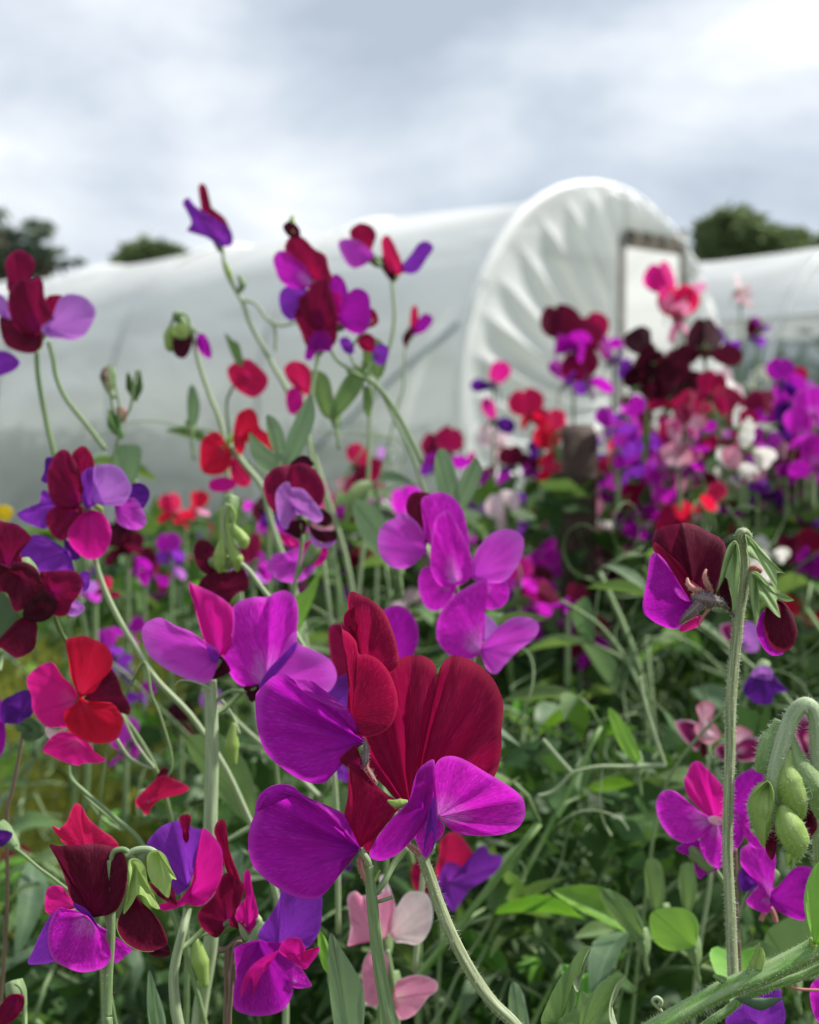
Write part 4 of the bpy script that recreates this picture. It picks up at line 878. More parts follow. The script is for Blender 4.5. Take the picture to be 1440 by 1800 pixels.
# --- far left top group
view(0, 420, 5.143)
s = Spray('tall crimson bloom with pale lilac wing at the left edge, high against the white tunnel', .66,
          '330,1040 340,1200 370,1400 430,1700 500,2000', 6.5, M_STEM, taper=.9)
s.blossom(380, 780)
s.petal('standard_petal', 'maroon', '60,220 130,130 200,120 270,170 310,230 280,290 260,380 160,480 80,440 80,320', '200,560', lay=-1, cup=2.5, ruf=.8)
s.petal('standard_petal', 'maroon', '110,480 200,380 280,400 340,370 380,420 390,520 440,640 480,700 380,760 350,830 230,830 140,740 100,620', '330,820', lay=2, cup=3, ruf=.8, crease=[(-100, -2, .25)])
s.petal('standard_petal', 'dark_maroon', '20,720 110,720 230,810 350,840 360,950 300,1010 200,1010 80,960 30,860', '300,860', lay=1, cup=2, ruf=.6)
s.petal('standard_petal', 'crimson', '420,570 450,520 550,520 540,600 500,670 450,650', '470,720', lay=0, cup=1, ruf=.3)
s.petal('wing_petal', 'lilac', '560,550 640,520 740,540 810,600 840,670 810,760 750,850 660,890 560,880 450,860 400,780 490,700 520,620', '430,820', lay=2, cup=3.5, ruf=.6)
s.petal('wing_petal', 'lilac', '-60,500 20,520 70,580 110,680 70,710 -60,640', '60,700', lay=2, cup=1.5, ruf=.4)
s.petal('wing_petal', 'violet', '-60,1040 60,1030 150,1090 160,1140 80,1200 -60,1220', '120,1080', lay=2, cup=1.5, ruf=.5)
s.twig('440,930 480,1080 510,1250 600,1450 800,1700 950,1900', 6, M_STEM, 'stem')

# --- sprays standing against the sky and tunnel
view(290, 310, 2.939)
s = Spray('topmost violet and crimson flower against the sky, on a long branching stem', .80,
          '295,350 310,470 350,560 400,650 440,760 500,870 560,980 640,1130', 6, M_STEMP, taper=.7)
s.blossom(270, 330)
s.petal('standard_petal', 'crimson', '180,70 200,52 220,75 215,120 240,160 300,210 325,270 300,300 240,270 200,220 190,150', '280,320', lay=0, cup=2, ruf=.5)
s.petal('wing_petal', 'violet', '105,150 130,125 160,160 220,200 270,230 320,265 335,310 325,345 270,345 220,310 160,290 125,275 145,240 125,190', '290,330', lay=2, cup=2.5, ruf=.7)
s.twig('310,440 330,500 350,560', 6, M_BUD, 'bud', prof=[.3, 1, .4]); s.twig('380,510 400,560 370,610', 6, M_STEM, 'bud', prof=[.4, 1.2, .4])
s.twig('410,640 470,660 530,740 600,770 680,750', 4, M_STEMP, 'tendril'); s.twig('550,740 570,800 570,900', 4, M_STEMP)
s = Spray('big central cluster of crimson, magenta and violet blooms standing against the tunnel side', .70,
          '790,900 780,1000 760,1100 740,1300 760,1500', 5, M_STEMP)
s.blossom(760, 540)
s.twig('665,300 655,240 660,200', 4.5, M_BUD, 'bud', s.b, prof=[1, 1.4, .3])
s.petal('bud', 'dark_maroon', '615,260 650,235 690,270 690,310 640,305', '665,290', lay=1, cup=1, ruf=.2)
s.petal('standard_petal', 'crimson', '635,360 670,315 720,330 770,380 820,410 835,470 850,520 800,540 740,500 680,440 640,410', '770,530', lay=0, cup=3, ruf=.6)
s.petal('wing_petal', 'magenta', '570,430 600,395 650,410 700,450 740,500 750,550 700,570 640,560 600,530 580,480', '760,550', lay=1, cup=2, ruf=.5)
s.petal('wing_petal', 'violet', '605,600 650,570 700,570 740,610 740,660 700,700 660,735 620,710 600,660', '740,620', lay=0, cup=2, ruf=.5)
s.petal('standard_petal', 'maroon', '770,560 830,540 850,600 870,680 880,740 820,770 760,770 720,700 700,640 740,600', '800,760', lay=3, cup=2.5, ruf=.6)
s.blossom(800, 860)
s.petal('standard_petal', 'maroon', '680,720 720,670 800,690 870,740 870,850 800,880 740,870 710,800', '800,860', lay=1, cup=2, ruf=.8)
s.petal('wing_petal', 'purple', '730,930 750,850 800,790 850,840 850,900 790,900 760,940', '800,850', lay=2, cup=1, ruf=.5)
s.petal('wing_petal', 'purple', '850,560 880,515 920,540 940,600 930,660 890,690 860,630', '880,680', lay=0, cup=2, ruf=.4)
s.blossom(930, 740)
s.petal('wing_petal', 'purple', '920,650 960,605 1000,590 1045,620 1055,690 1050,760 1010,800 950,785 920,740', '900,740', lay=3, cup=2.6, ruf=.4)
s.petal('standard_petal', 'cerise', '840,620 880,600 930,650 920,740 880,740 850,690', '900,730', lay=1, cup=1.5, ruf=.4)
s.petal('standard_petal', 'crimson', '1050,690 1085,700 1100,750 1070,775 1045,770', '1050,760', lay=-1, cup=1, ruf=.3)
s.petal('wing_petal', 'violet', '905,850 940,835 970,870 970,910 930,905', '950,870', lay=0, cup=1, ruf=.2)
s.petal('wing_petal', 'violet', '1080,900 1110,870 1150,890 1145,940 1120,970 1085,950', '1080,900', lay=0, cup=1, ruf=.3)
s.petal('standard_petal', 'crimson', '1000,850 1040,815 1080,840 1070,900 1020,890', '1040,880', lay=0, cup=1, ruf=.3)
s.twig('940,1000 1000,1030 1080,1070 1150,1150 1230,1280 1330,1480', 6, M_STEM)
s.twig('860,900 900,960 1000,1020', 4, M_STEM); s.twig('940,880 960,930 985,1010', 3, M_STEM, 'pedicel'); s.twig('1110,900 1080,960 1040,1040', 3, M_STEM, 'pedicel'); s.twig('1075,740 1040,790 1000,830 960,900', 3, M_STEM, 'pedicel')
s = Spray('two small flowers facing apart like birds on a thin stem near the tunnel roofline', .82,
          '1170,520 1180,620 1185,740 1160,880 1100,1040 1060,1200', 4.5, M_STEMP)
s.blossom(1070, 420)
s.petal('standard_petal', 'crimson', '965,280 1010,248 1060,262 1085,300 1070,350 1050,380 1000,330 970,320', '1060,400', lay=0, cup=2, ruf=.5)
s.petal('wing_petal', 'orchid', '905,350 930,330 990,335 1040,370 1070,400 1050,435 990,465 950,450 920,400', '1070,420', lay=2, cup=2, ruf=.4)
s.twig('1070,420 1110,425 1150,480 1170,530', 4, M_STEM, 'pedicel')
s.blossom(1190, 480)
s.petal('standard_petal', 'rose', '1125,340 1150,315 1180,350 1215,430 1230,480 1190,500 1150,480 1130,400', '1190,490', lay=0, cup=2, ruf=.4)
s.petal('wing_petal', 'violet', '1235,450 1270,410 1310,355 1350,345 1378,375 1350,420 1310,480 1270,495 1230,480', '1220,480', lay=1, cup=2, ruf=.4)
s.petal('calyx', 'black_maroon', '1125,410 1140,480 1185,500 1175,535 1145,510 1125,460', '1160,500', lay=1, cup=1, ruf=.2)
s = Spray('tiny lone purple flower below the bird-like pair, on a thread-thin stem', .95, '1240,890 1235,980 1230,1100 1200,1200', 3, M_STEMP)
s.blossom(1270, 800)
s.petal('wing_petal', 'purple', '1300,760 1340,715 1380,740 1350,790 1310,810 1270,810', '1270,810', lay=0, cup=1.5, ruf=.3)
s.petal('standard_petal', 'rose', '1275,690 1300,680 1310,740 1300,780 1270,790', '1280,800', lay=0, cup=1, ruf=.3)
s.petal('calyx', 'dark_maroon', '1230,840 1250,800 1290,790 1270,820 1250,880', '1255,830', lay=1, cup=1, ruf=.2)
s = Spray('hooked stem with two hanging dark buds and a small magenta bud, against the white tunnel', .75,
          '130,760 150,850 180,980 230,1130 300,1330', 6, M_STEMP)
s.blossom(70, 730)
s.twig('130,770 110,720 75,712 45,735 25,790', 4, M_STEM, 'pedicel')
s.twig('30,770 20,820 25,880 45,900', 9, M_BUD, 'bud', s.b, prof=[.3, 1, .9, .3])
s.petal('bud', 'black_maroon', '50,830 90,800 130,820 130,880 100,930 60,920 45,880', '90,820', lay=2, cup=2, ruf=.2)
s.petal('calyx', M_BUD, '40,790 80,760 120,790 110,830 60,830', '80,780', lay=3, cup=1, ruf=.2)
s.twig('135,780 160,800 190,840', 3, M_STEM, 'pedicel'); s.petal('bud', 'purple', '170,830 200,820 230,870 235,930 200,920 170,880', '180,830', lay=2, cup=1.5, ruf=.2)
s = Spray('small round scarlet bloom under a green bud leaf, left of the taller scarlet one', .80, '400,1000 330,1130 320,1200 330,1400', 4)
s.blossom(420, 1030)
s.petal('standard_petal', 'rose', '335,1000 370,970 430,955 480,990 520,1040 510,1090 460,1130 400,1110 350,1060', '420,1030', lay=0, cup=2.5, ruf=1)
s.petal('calyx', M_LEAF, '315,820 350,850 380,870 400,960 370,960 340,900', '370,900', lay=2, cup=1, ruf=.2)
s = Spray('scarlet-pink folded bloom beside broad dark leaves in the middle of the tunnel side', .78, '700,1140 720,1200 760,1400', 4)
s.blossom(690, 1080)
s.petal('standard_petal', 'rose', '625,1000 660,965 710,970 750,1010 765,1070 740,1120 700,1100 650,1060', '700,1090', lay=0, cup=2, ruf=.6)
s.petal('wing_petal', 'cerise', '640,1110 680,1100 710,1150 700,1200 650,1220 630,1160', '680,1100', lay=0, cup=1.5, ruf=.4)
# ================================================================== the near vine at the right
view(1140, 1480, 4.8)
s = Spray('thick hairy vine across the bottom right corner with upright stem, maroon bloom and hooded buds', .35,
          '1500,850,0 1300,960,0 1100,1060,1 900,1150,2 760,1200,2 620,1260,3 450,1350,3 250,1460,4 50,1570,5 -100,1680,6', 13.5, M_VINE, cat='climbing plant', name='sweet_pea_vine', hair=1300, hl=.0009, ridge=.17, foot=False, nseg=16, taper=1.35)
s.twig('1560,1010,-5 1350,1110,-5 1200,1165,-4 1000,1235,-3 800,1315,-3 680,1415,-3 560,1495,-2 430,1590,-2', 8.5, M_VINE, 'stem_wing', flat=.4, hair=500, hl=.0007)
s.twig('640,1170,4 600,1150,6 570,1135,7 548,1122,7', 6, M_VINE, 'stipule', flat=.5, prof=[1.3, 1, .7, .3], hair=60, hl=.0004)
s.twig('890,1110,2 900,1040,2 915,960,2 935,850,3', 10, M_BUD, 'stipule', flat=.35, prof=[.8, 1.1, .8, .1], hair=60, hl=.0005)
s.twig('930,1080,3 950,1000,3 958,950,3 960,895,3', 7, M_BUD, 'stipule', flat=.4, prof=[1, 1, .8, .1])
s.twig('840,1110,3 845,1070,3 852,1042,3', 3.5, M_VINE, 'stipule', prof=[1, .8, .2])
s.twig('740,1320,4 830,1345,5 950,1370,6 1050,1345,6 1138,1318,6', 11, M_LEAFB, 'stipule', flat=.5, prof=[.05, .6, 1, .6, .03])
s.twig('1200,1225,0 1300,1245,0 1460,1252,0', 3, M_SEPALP, 'tendril')
# upright stem
view(1100, 900, 4.235)
view(0, 0, 1)
s.twig('1304,955,2 1309,975,1 1310,1000,1 1308,1023,1 1304,1051 1299,1080 1296,1112 1292,1150 1288,1195 1285,1242 1284,1290 1283,1337 1281,1400 1279,1480 1280,1520 1282,1563 1284,1605 1286,1645 1288,1688 1290,1730', 8.8, M_STEMG, 'peduncle', hair=2000, hl=.0008, prof=[.75, .95, 1.05, 1.05, 1, 1, 1, .95, .95, 1, 1, 1.05], ridge=.12, nseg=14)
view(1100, 900, 4.235)
s.blossom(700, 640)
s.petal('standard_petal', 'dark_maroon', '215,170,-1 260,115,-2 330,95,-2 400,85,-2 430,80,-2 520,95,-3 600,140,-3 700,190,-2 745,260,-1 740,400 700,500 660,600 560,640 470,620 400,520 330,380 260,290 200,240', '520,640', lay=-4, cup=2.6, ruf=.8, crease=[(-100, 2.4, .1), (-125, -1.5, .2), (-75, -1.2, .2)], curl=-1, n=8, m=15)
s.petal('standard_petal', 'crimson', '205,240 230,230 320,310 420,400 480,500 560,560 620,600 560,660 470,660 390,640 340,600 330,500 290,380 210,290', '560,640', lay=-2.5, cup=1.5, ruf=.4, n=6, m=10)
s.petal('wing_petal', 'purple', '200,310,0 240,310,1 300,370,1 330,430,1 345,520,1 360,600,2 420,650,2 500,680,2 480,760,1 420,840 370,870 290,855 200,810 140,760 125,690 140,600 160,480 175,370', '500,690', lay=1, cup=3, ruf=.4, crease=[(200, 1., .3)], curl=-1, n=8, m=13)
s.petal('wing_petal', 'hot_pink', '400,870 450,820 560,770 580,800 540,850 470,880 410,892', '520,780', lay=-1, cup=1, ruf=.2)
s.twig('460,490,5 470,540,6 510,575,6 560,590,4', 6, M_SEPALP, 'sepal', s.b, flat=.4, prof=[.25, .9, 1., .9], hair=60, hl=.0004)
s.twig('600,425,4 590,480,5 610,540,5 640,600,3', 6, M_SEPALP, 'sepal', s.b, flat=.4, prof=[.25, .8, 1., .9], hair=40, hl=.0004)
s.twig('405,835,5 440,790,6 500,740,6 570,670,5', 11, M_PURPLEST, 'sepal', s.b, flat=.4, prof=[.1, .6, .9, 1.1], hair=60, hl=.0004)
s.twig('555,870,3 550,830,4 575,780,4 620,720,4', 4, M_SEPALP, 'sepal', s.b, flat=.5, prof=[.2, .4, .7, 1.2])
s.twig('500,630,3 560,645,4 620,660,4 690,670,3 760,720,1 820,790,0', 15, M_PURPLEST, 'calyx', s.b, prof=[.62, 1, .95, .55, .22, .2], hair=300, hl=.0006, nseg=16, ridge=.04)
view(1100, 900, 4.235)
s.blossom(850, 180)
s.twig('880,300,-1 865,220,2 840,180,3 855,150,4 890,150,3 920,190,2', 7, M_STEMG, 'pedicel', s.b, hair=150, hl=.0006)
s.petal('calyx', M_BUDG, '830,225,1 800,215,1 760,260 735,330 712,430 695,520 675,600 700,560 730,500 748,470,2 770,560,2 790,660,2 798,745,2 820,700,2 845,560,2 855,420,2 850,300,2', '820,240', lay=3, cup=5, ruf=.6, n=6, m=12)
s.petal('bud', 'black_maroon', '700,560 735,490 770,520 790,600 800,680 780,740 740,700 705,640', '760,560', lay=0, cup=2, ruf=.2)
s.petal('calyx', M_BUDG, '890,170,2 930,190,1 990,250 1060,330 1120,410 1150,445 1188,458 1130,455 1128,500,1 1122,570,1 1090,530,2 1040,440,2 980,360,3 920,330,3 905,250,3', '905,200', lay=1, cup=4, ruf=.5, n=6, m=12)
s.blossom(960, 430)
s.twig('905,520,-1 925,445,1 965,425,2 1000,450,2', 7.5, M_SEPALP, 'pedicel', s.b, hair=120, hl=.0006)
s.petal('calyx', M_BUDG, '920,470 960,440,2 1010,470,2 1080,560,1 1110,600,1 1180,645 1256,655 1200,668 1125,650,1 1140,720,2 1152,785,2 1110,760,3 1050,700,3 1000,650,3 1000,740,2 970,850,1 950,750,2 925,620,2', '970,480', lay=3, cup=4, ruf=.6, n=6, m=12)
s.petal('bud', 'dark_maroon', '1040,720 1100,670 1160,660,1 1220,720 1255,800 1278,880 1265,960 1230,1015 1170,1045 1100,1020 1050,940 1030,840', '1100,680', lay=1.5, cup=4.5, ruf=.2, curl=-1, n=7, m=12)
s.petal('bud', 'purple', '990,790 1035,730 1060,800 1070,900 1100,990 1180,1050 1100,1070 1030,1020 985,930 972,860', '1060,760', lay=.5, cup=2.5, ruf=.3, n=6)
# hooked bud cluster on the same vine
view(1140, 1200, 4.8)
s.blossom(1300, 190)
s.twig('1120,1040,1 1080,960,2 1050,860,3 1060,740,3 1110,580,2 1160,430,1 1200,320,0 1260,225,0 1320,190,0 1380,220,0 1415,320,0 1425,500,0 1430,750,0 1425,1000,0 1440,1300,0 1450,1500,-1', 11.5, M_STEMP, 'peduncle', s.b, hair=1100, hl=.0012, prof=[.5, .8, 1, 1.25, 1.25, 1.2, 1.15, 1.1, 1.1, 1.1, 1], ridge=.06, nseg=14)
s.twig('1130,330,-3 1080,430,-3 1020,520,-2 990,640,-1 960,760,-1', 16, M_BUDG, 'pedicel', s.b, hair=300, hl=.0011, prof=[.9, 1.1, 1.2, 1.2, .9])
s.petal('bud', M_BUD, '990,830,1 1040,860,2 1065,960,2 1060,1080,1 1030,1180,1 1000,1290 980,1390 940,1350 890,1230 850,1120 850,1010 880,930,1', '1010,850', lay=2, cup=5, ruf=.2, curl=-1.5, n=6, m=12)
s.twig('1005,850,0 970,930,2 950,1050,3 960,1200,2 975,1340,0', 20, M_BUD, 'bud', s.b, prof=[.3, .9, 1.2, .9, .1], hair=500, hl=.0009, nseg=14)
s.petal('bud', 'dark_maroon', '1030,1190 1060,1180 1085,1290 1080,1420 1040,1500 990,1410 1000,1300', '1040,1300', lay=-1, cup=2, ruf=.2)
s.twig('1180,560,0 1150,700,1 1180,830,2 1230,980,3 1260,1100,2 1280,1200,0', 23, M_BUD, 'bud', s.b, prof=[.4, .8, 1.2, 1.1, .7, .1], hair=380, hl=.0011, nseg=14)
s.twig('1190,430,0 1230,600,0 1290,740,1 1370,880,1 1400,1020,1 1420,1200,0', 18, M_BUDG, 'bud', s.b, prof=[.3, .8, 1.2, 1.6, 1., .3], hair=380, hl=.0012, nseg=14)
s.petal('bud', 'dark_maroon', '1340,1040,1 1390,1100 1425,1200 1400,1270 1340,1320 1300,1270 1280,1200', '1340,1150', lay=1, cup=2.5, ruf=.1)
s.twig('1130,1040,4 1150,1110,5 1190,1220,6 1240,1330,6 1235,1440,5 1200,1540,3', 21, M_BUD, 'bud', s.b, prof=[.35, .8, 1.2, 1.15, .7, .12], hair=260, hl=.0009, nseg=16, ridge=.03)
s.twig('1190,1440,6 1175,1500,6 1168,1560,6', 8, M_BUD, 'sepal', s.b, prof=[1, .7, .1]); s.twig('1220,1440,6 1225,1500,6 1210,1565,6', 8, M_BUD, 'sepal', s.b, prof=[1, .7, .1]); s.twig('1270,1400,6 1285,1450,6 1285,1500,6', 8, M_BUD, 'sepal', s.b, prof=[1, .7, .1])
view(1140, 1480, 4.8)
s.bl = PT(1430, 1660, .35); s.b = link('leaf', None, s.o, tuple(s.bl - s.L))
s.petal('leaf_blade', M_LEAFY, '1415,860,0 1370,760,1 1330,640,2 1312,500,2 1330,370,1 1370,260 1430,170 1500,120 1600,200 1640,400 1600,650 1500,820', '1405,870', lay=2, cup=3, ruf=.5, crease=[(-70, -2, .12)], curl=-.8, n=7, m=12)
s.twig('1400,885,1 1380,850,2 1372,810,2', 7, M_BUD, 'petiole', s.b, prof=[1.2, .8, .5])

# curled leaf pair at the bottom
view(940, 1100, 2.571)
s = Spray('pair of broad folded leaves with pale curled edges left of the thick vine', .40, '160,1760 120,1900 100,2100', 7, M_STEM, cat='leaf', name='leaf_pair', foot=False)
s.blossom(170, 1800); 
s.b.name = 'leaf'
s.petal('leaf_blade', M_LEAF, '30,1800 60,1700 110,1600 160,1530 210,1460 255,1450 240,1510 215,1580 200,1640 180,1600,2 190,1700 150,1780 120,1850', '110,1800', lay=0, cup=2.5, ruf=.8, n=6, m=10)
s.petal('leaf_blade', M_LEAF, '100,1800 140,1760 190,1720 210,1650 250,1665 300,1610 350,1590 410,1590 380,1640 345,1700 345,1770 380,1830 300,1900 180,1880', '200,1850', lay=1, cup=3, ruf=1., n=6, m=10)
s.petal('leaf_edge', M_STEMP, '255,1450,1 240,1510,2 212,1600,2 198,1655,2 180,1640,3 176,1600,3 205,1570,3 225,1500,3', '205,1580', lay=2, cup=.6, ruf=.1)
s.petal('leaf_edge', M_STEMP, '410,1588,1 380,1640,1 352,1700,1 350,1770,2 375,1810,2 345,1800,3 336,1740,3 345,1680,3 375,1610,2', '350,1720', lay=2.4, cup=.6, ruf=.1)

# right-hand magenta bloom behind the vine
view(1140, 1200, 4.8)
s = Spray('bright magenta bloom with open wings, seen right behind the upright hairy stem', .47, '730,1400 735,1600 740,1900 760,2300', 7, M_BROWN, hair=100, hl=.0006)
s.blossom(560, 1160)
s.petal('standard_petal', 'cerise', '310,830 340,760 370,690 430,675 480,720 560,800 630,880 700,900 700,1100 620,1160 540,1150 470,1090 390,1010 330,930', '560,1150', lay=-1, cup=3, ruf=.7, crease=[(-130, 1.4, .2), (-110, -1.4, .2)], n=7, m=12)
s.petal('wing_petal', 'magenta', '75,1020 110,940 180,915 250,940 330,1010 430,1090 520,1150 500,1240 420,1310 320,1345 220,1310 140,1230 90,1130', '530,1170', lay=1, cup=3.5, ruf=.6, n=7, m=12)
s.petal('standard_petal', 'purple', '720,850 800,770 880,740 960,760 960,900 920,1050 840,1200 780,1350 700,1380 680,1200 690,1000', '690,1160', lay=0, cup=3, ruf=.7, n=7, m=11)
s.petal('wing_petal', 'magenta', '450,1290 520,1200 620,1180 690,1250 720,1400 650,1500 600,1560 520,1520 450,1420', '580,1180', lay=0, cup=3, ruf=.9, crease=[(90, -1.8, .3)], n=7, m=11)
s.petal('keel', 'pale_pink', '510,1140 560,1125 620,1150 640,1190 580,1200 520,1180', '620,1190', lay=3, cup=1.5, ruf=.2)
s.petal('wing_petal', 'magenta', '700,1080 780,1110 850,1160 860,1280 920,1360 980,1380 950,1400 860,1370 820,1260 740,1160', '720,1100', lay=2, cup=1.5, ruf=.4)
s.blossom(440, 1480)
s.petal('wing_petal', 'purple', '240,1400 330,1350 430,1340 470,1450 580,1570 480,1610 430,1650 390,1560 380,1480 280,1440', '500,1420', lay=-4, cup=2, ruf=.6)
s.blossom(1030, 1680)
s.petal('standard_petal', 'magenta', '780,1480 800,1400 900,1370 980,1400 1060,1440 1065,1560 1050,1700 1040,1860 1000,1930 900,1900 830,1840 880,1760 950,1680 880,1620 800,1560', '1040,1840', lay=0, cup=3, ruf=.8, n=7, m=11)
s.petal('wing_petal', 'purple', '1050,1760 1120,1700 1200,1600 1270,1560 1360,1570 1420,1640 1420,1800 1380,1940 1300,1995 1200,1970 1100,1920 1040,1860', '1040,1830', lay=1, cup=3, ruf=.7, n=7, m=11)
s.petal('wing_petal', 'indigo', '770,1600 820,1560 880,1620 920,1690 880,1740 800,1760 770,1700', '860,1700', lay=-1, cup=1.5, ruf=.3)
s.twig('1030,1900 1060,1960 1075,2020', 5, M_SEPALP, 'sepal', s.b); s.twig('1010,1900 970,1960 950,2010', 5, M_SEPALP, 'sepal', s.b)
s = Spray('violet bloom low behind the thick vine, cut by the bottom edge', .43, '900,2700 910,2800', 6)
s.blossom(900, 2650)
s.petal('wing_petal', 'violet', '650,2860 700,2700 780,2620 900,2580 1020,2560 1110,2580 1130,2680 1160,2820 1100,2930 900,2960 720,2940', '900,2900', lay=0, cup=3, ruf=.8)
s.petal('wing_petal', 'magenta', '1370,2560 1440,2490 1500,2520 1500,2860 1420,2850 1370,2700', '1500,2700', lay=0, cup=2, ruf=.5)

s = Spray('white and wine two-tone bloom pair under the maroon bloom at right', .62, '500,500 520,640 500,800', 5, M_STEMP)
s.blossom(500, 450)
s.petal('standard_petal', 'flushed_white', '415,230 440,185 490,175 540,190 555,240 510,290 560,360 600,430 560,480 500,495 440,460 400,370 440,310', '500,440', lay=2, cup=2, ruf=.5)
s.petal('wing_petal', 'picotee', '235,350 290,325 380,340 440,400 430,480 410,560 370,540 290,460', '450,440', lay=0, cup=2.5, ruf=.5)
s.petal('wing_petal', 'dark_maroon', '440,540 480,490 520,560 500,600 460,620', '490,500', lay=-1, cup=1, ruf=.2)
s.blossom(700, 520)
s.petal('wing_petal', 'picotee', '570,560 640,520 740,520 800,560 720,640 620,650', '700,550', lay=-1, cup=1.5, ruf=.4)
s.petal('wing_petal', 'picotee', '740,560 820,480 900,470 960,500 975,560 930,630 840,655 760,640', '730,580', lay=1, cup=2.5, ruf=.4)
s.petal('standard_petal', 'flushed_white', '720,440 760,370 840,400 870,440 800,490 730,520', '730,520', lay=0, cup=1.5, ruf=.4)
s.blossom(1380, 500)
s.petal('wing_petal', 'picotee', '1220,340 1300,290 1380,330 1440,420 1400,560 1380,660 1320,620 1270,500', '1400,560', lay=0, cup=2.5, ruf=.5)
s.petal('wing_petal', 'flushed_white', '1320,470 1380,420 1450,480 1450,620 1380,600', '1420,540', lay=2, cup=1.5, ruf=.3)
view(1100, 900, 4.235)
s = Spray('drooping deep violet bloom with a pale top, under the dark oval bud at right', .60, '1000,1160 960,1260 900,1300 700,1500', 4, M_STEM)
s.blossom(1030, 1180)
s.petal('standard_petal', 'lilac', '950,1180 1000,1150 1060,1150 1090,1200 1080,1250 1000,1240 940,1220', '1020,1230', lay=1, cup=1.5, ruf=.4)
s.petal('wing_petal', 'indigo', '880,1320 930,1230 1010,1220 1080,1200 1140,1270 1200,1330 1110,1350 1080,1420 1000,1425 930,1390', '1020,1200', lay=0, cup=2.5, ruf=.7)
s = Spray('faded mauve and white bloom glimpsed behind the upright stem at right', .72, '900,960 880,1100 900,1300', 4)
s.blossom(900, 940)
s.petal('wing_petal', 'picotee', '710,850 780,830 860,840 850,920 780,960 730,920', '820,900', lay=0, cup=2, ruf=.5)
s.petal('standard_petal', 'lilac', '860,840 930,830 980,880 990,980 960,1030 880,1010 860,930', '880,980', lay=0, cup=2, ruf=.6)
# ================================================================== smaller, farther sprays
MP = ('maroon', 'purple'); CV = ('crimson', 'violet'); MM = ('cerise', 'magenta'); PP = ('purple', 'violet'); RR = ('rose', 'scarlet'); BB = ('black_maroon', 'black_maroon')
PK = ('hot_pink', 'pink'); WW = ('white', 'white'); PW = ('pale_pink', 'pale_pink'); BI = ('flushed_white', 'picotee'); DM = ('dark_maroon', 'purple'); MG = ('magenta', 'magenta'); CC = ('crimson', 'magenta')
spray('tallest rose-pink spray, rising in front of the tunnel doorway', '1185,495,66,20 1195,540,62,-20 1178,528,40', [PK, ('rose', 'pink'), PK], down=230)
spray('near-black maroon spray left of the rose-pink stem', '1150,605,78,30 1142,655,66,-30 1120,665,50,60', [BB, BB, ('black_maroon', 'dark_maroon')], D=1.3)
spray('near-black maroon bloom with a tiny pink heart, right of the rose-pink stem', '1240,592,76,-10', [('black_maroon', 'black_maroon')], D=1.28)
spray('dark wine blooms crowded low on the rose-pink stem', '1205,655,70,40 1175,690,62,-20 1215,690,60,10', [('dark_maroon', 'black_maroon'), ('dark_maroon', 'crimson'), BB], D=1.35)
spray('maroon and purple spray in front of the pleats, left of the doorway', '985,575,62,20 1012,592,60,-25 1000,655,52,50 1035,648,60,10', [DM, MP, PP, MP], D=1.45)
spray('crimson and purple blooms touching the left doorpost', '1048,585,58,-30 1082,612,58,60 1102,592,34,-50', [('crimson', 'maroon'), ('purple', 'violet'), MP], D=1.5)
spray('small cerise and indigo flower, upper of two on thin stalks over the pleats', '868,660,46,-50', [('hot_pink', 'indigo')], D=1.5)
spray('small cerise and indigo flower, lower of two on thin stalks over the pleats', '868,724,46,60', [('cerise', 'indigo')], D=1.5)
spray('scarlet spray left of the wooden post, upper blooms', '930,715,52,0 968,738,56,30', [RR, RR], D=1.45)
spray('scarlet spray hanging in front of the wooden post side', '975,775,52,10 972,820,46,-30 985,745,44', [('scarlet', 'scarlet'), RR, RR], D=1.4)
spray('pale blush bloom low before the pleated gable', '880,768,52,0', [PW], D=1.6)
spray('wine and purple spray standing low against the tunnel corner', '775,790,58,10 790,780,48,-40 760,815,34,30', [MP, MP, PP], D=1.3)
spray('thin cerise and purple flower beside the tunnel corner spray', '845,815,42,70 858,835,30', [('cerise', 'purple'), MP], D=1.5)
spray('indigo and wine flowers between the blush bloom and the post', '902,808,40,-30 948,790,36,20 930,820,40', [('dark_maroon', 'indigo'), ('indigo', 'violet'), DM], D=1.5)
spray('creamy white bloom right of the wooden post', '1085,750,52,60 1078,790,36', [WW, WW], D=1.6)
spray('white ruffled spray, largest white patch right of the post', '1130,810,62,0 1120,850,56,30 1150,862,50,-20', [WW], D=1.5)
spray('white bloom right of the white ruffled spray', '1290,855,66,10 1270,840,40', [WW], D=1.4)
spray('purple and crimson upright spray just right of the post', '1085,835,62,0 1078,868,60,30 1108,850,56,-40 1090,895,50,0', [('crimson', 'purple'), ('purple', 'purple'), CC, ('purple', 'violet')], D=1.2)
spray('scarlet bloom below the purple and crimson upright spray', '1112,880,46,0 1125,905,44,30', [('scarlet', 'crimson'), RR], D=1.3)
spray('blush and crimson-edged bloom in front of the post foot', '1012,900,64,-60 1000,925,50,20', [BI, BI], D=1.3)
spray('wine bloom between the post and the blush bloom', '988,930,56,30', [MP], D=1.3)
spray('pink and lilac blooms under the dark wine blooms', '1245,720,58,30 1262,665,42,-30', [('hot_pink', 'orchid'), ('pale_pink', 'white')], D=1.4)
spray('mauve bloom below the pink and lilac pair', '1240,772,52,20 1205,740,40,-30', [('purple', 'orchid'), ('maroon', 'purple')], D=1.4)
spray('blush white bloom at the edge of the dark wine group', '1282,690,44,40 1300,695,36', [('pale_pink', 'white'), PW], D=1.5)
spray('crimson streaked bloom on a tall thin stem below the rose-pink spray', '1195,720,50,70 1200,760,44,50', [('crimson', 'maroon'), ('crimson', 'pink')], D=1.45)
spray('small violet bloom lone in the gap under the mauve bloom', '1272,820,38,0', [PP], D=1.6)
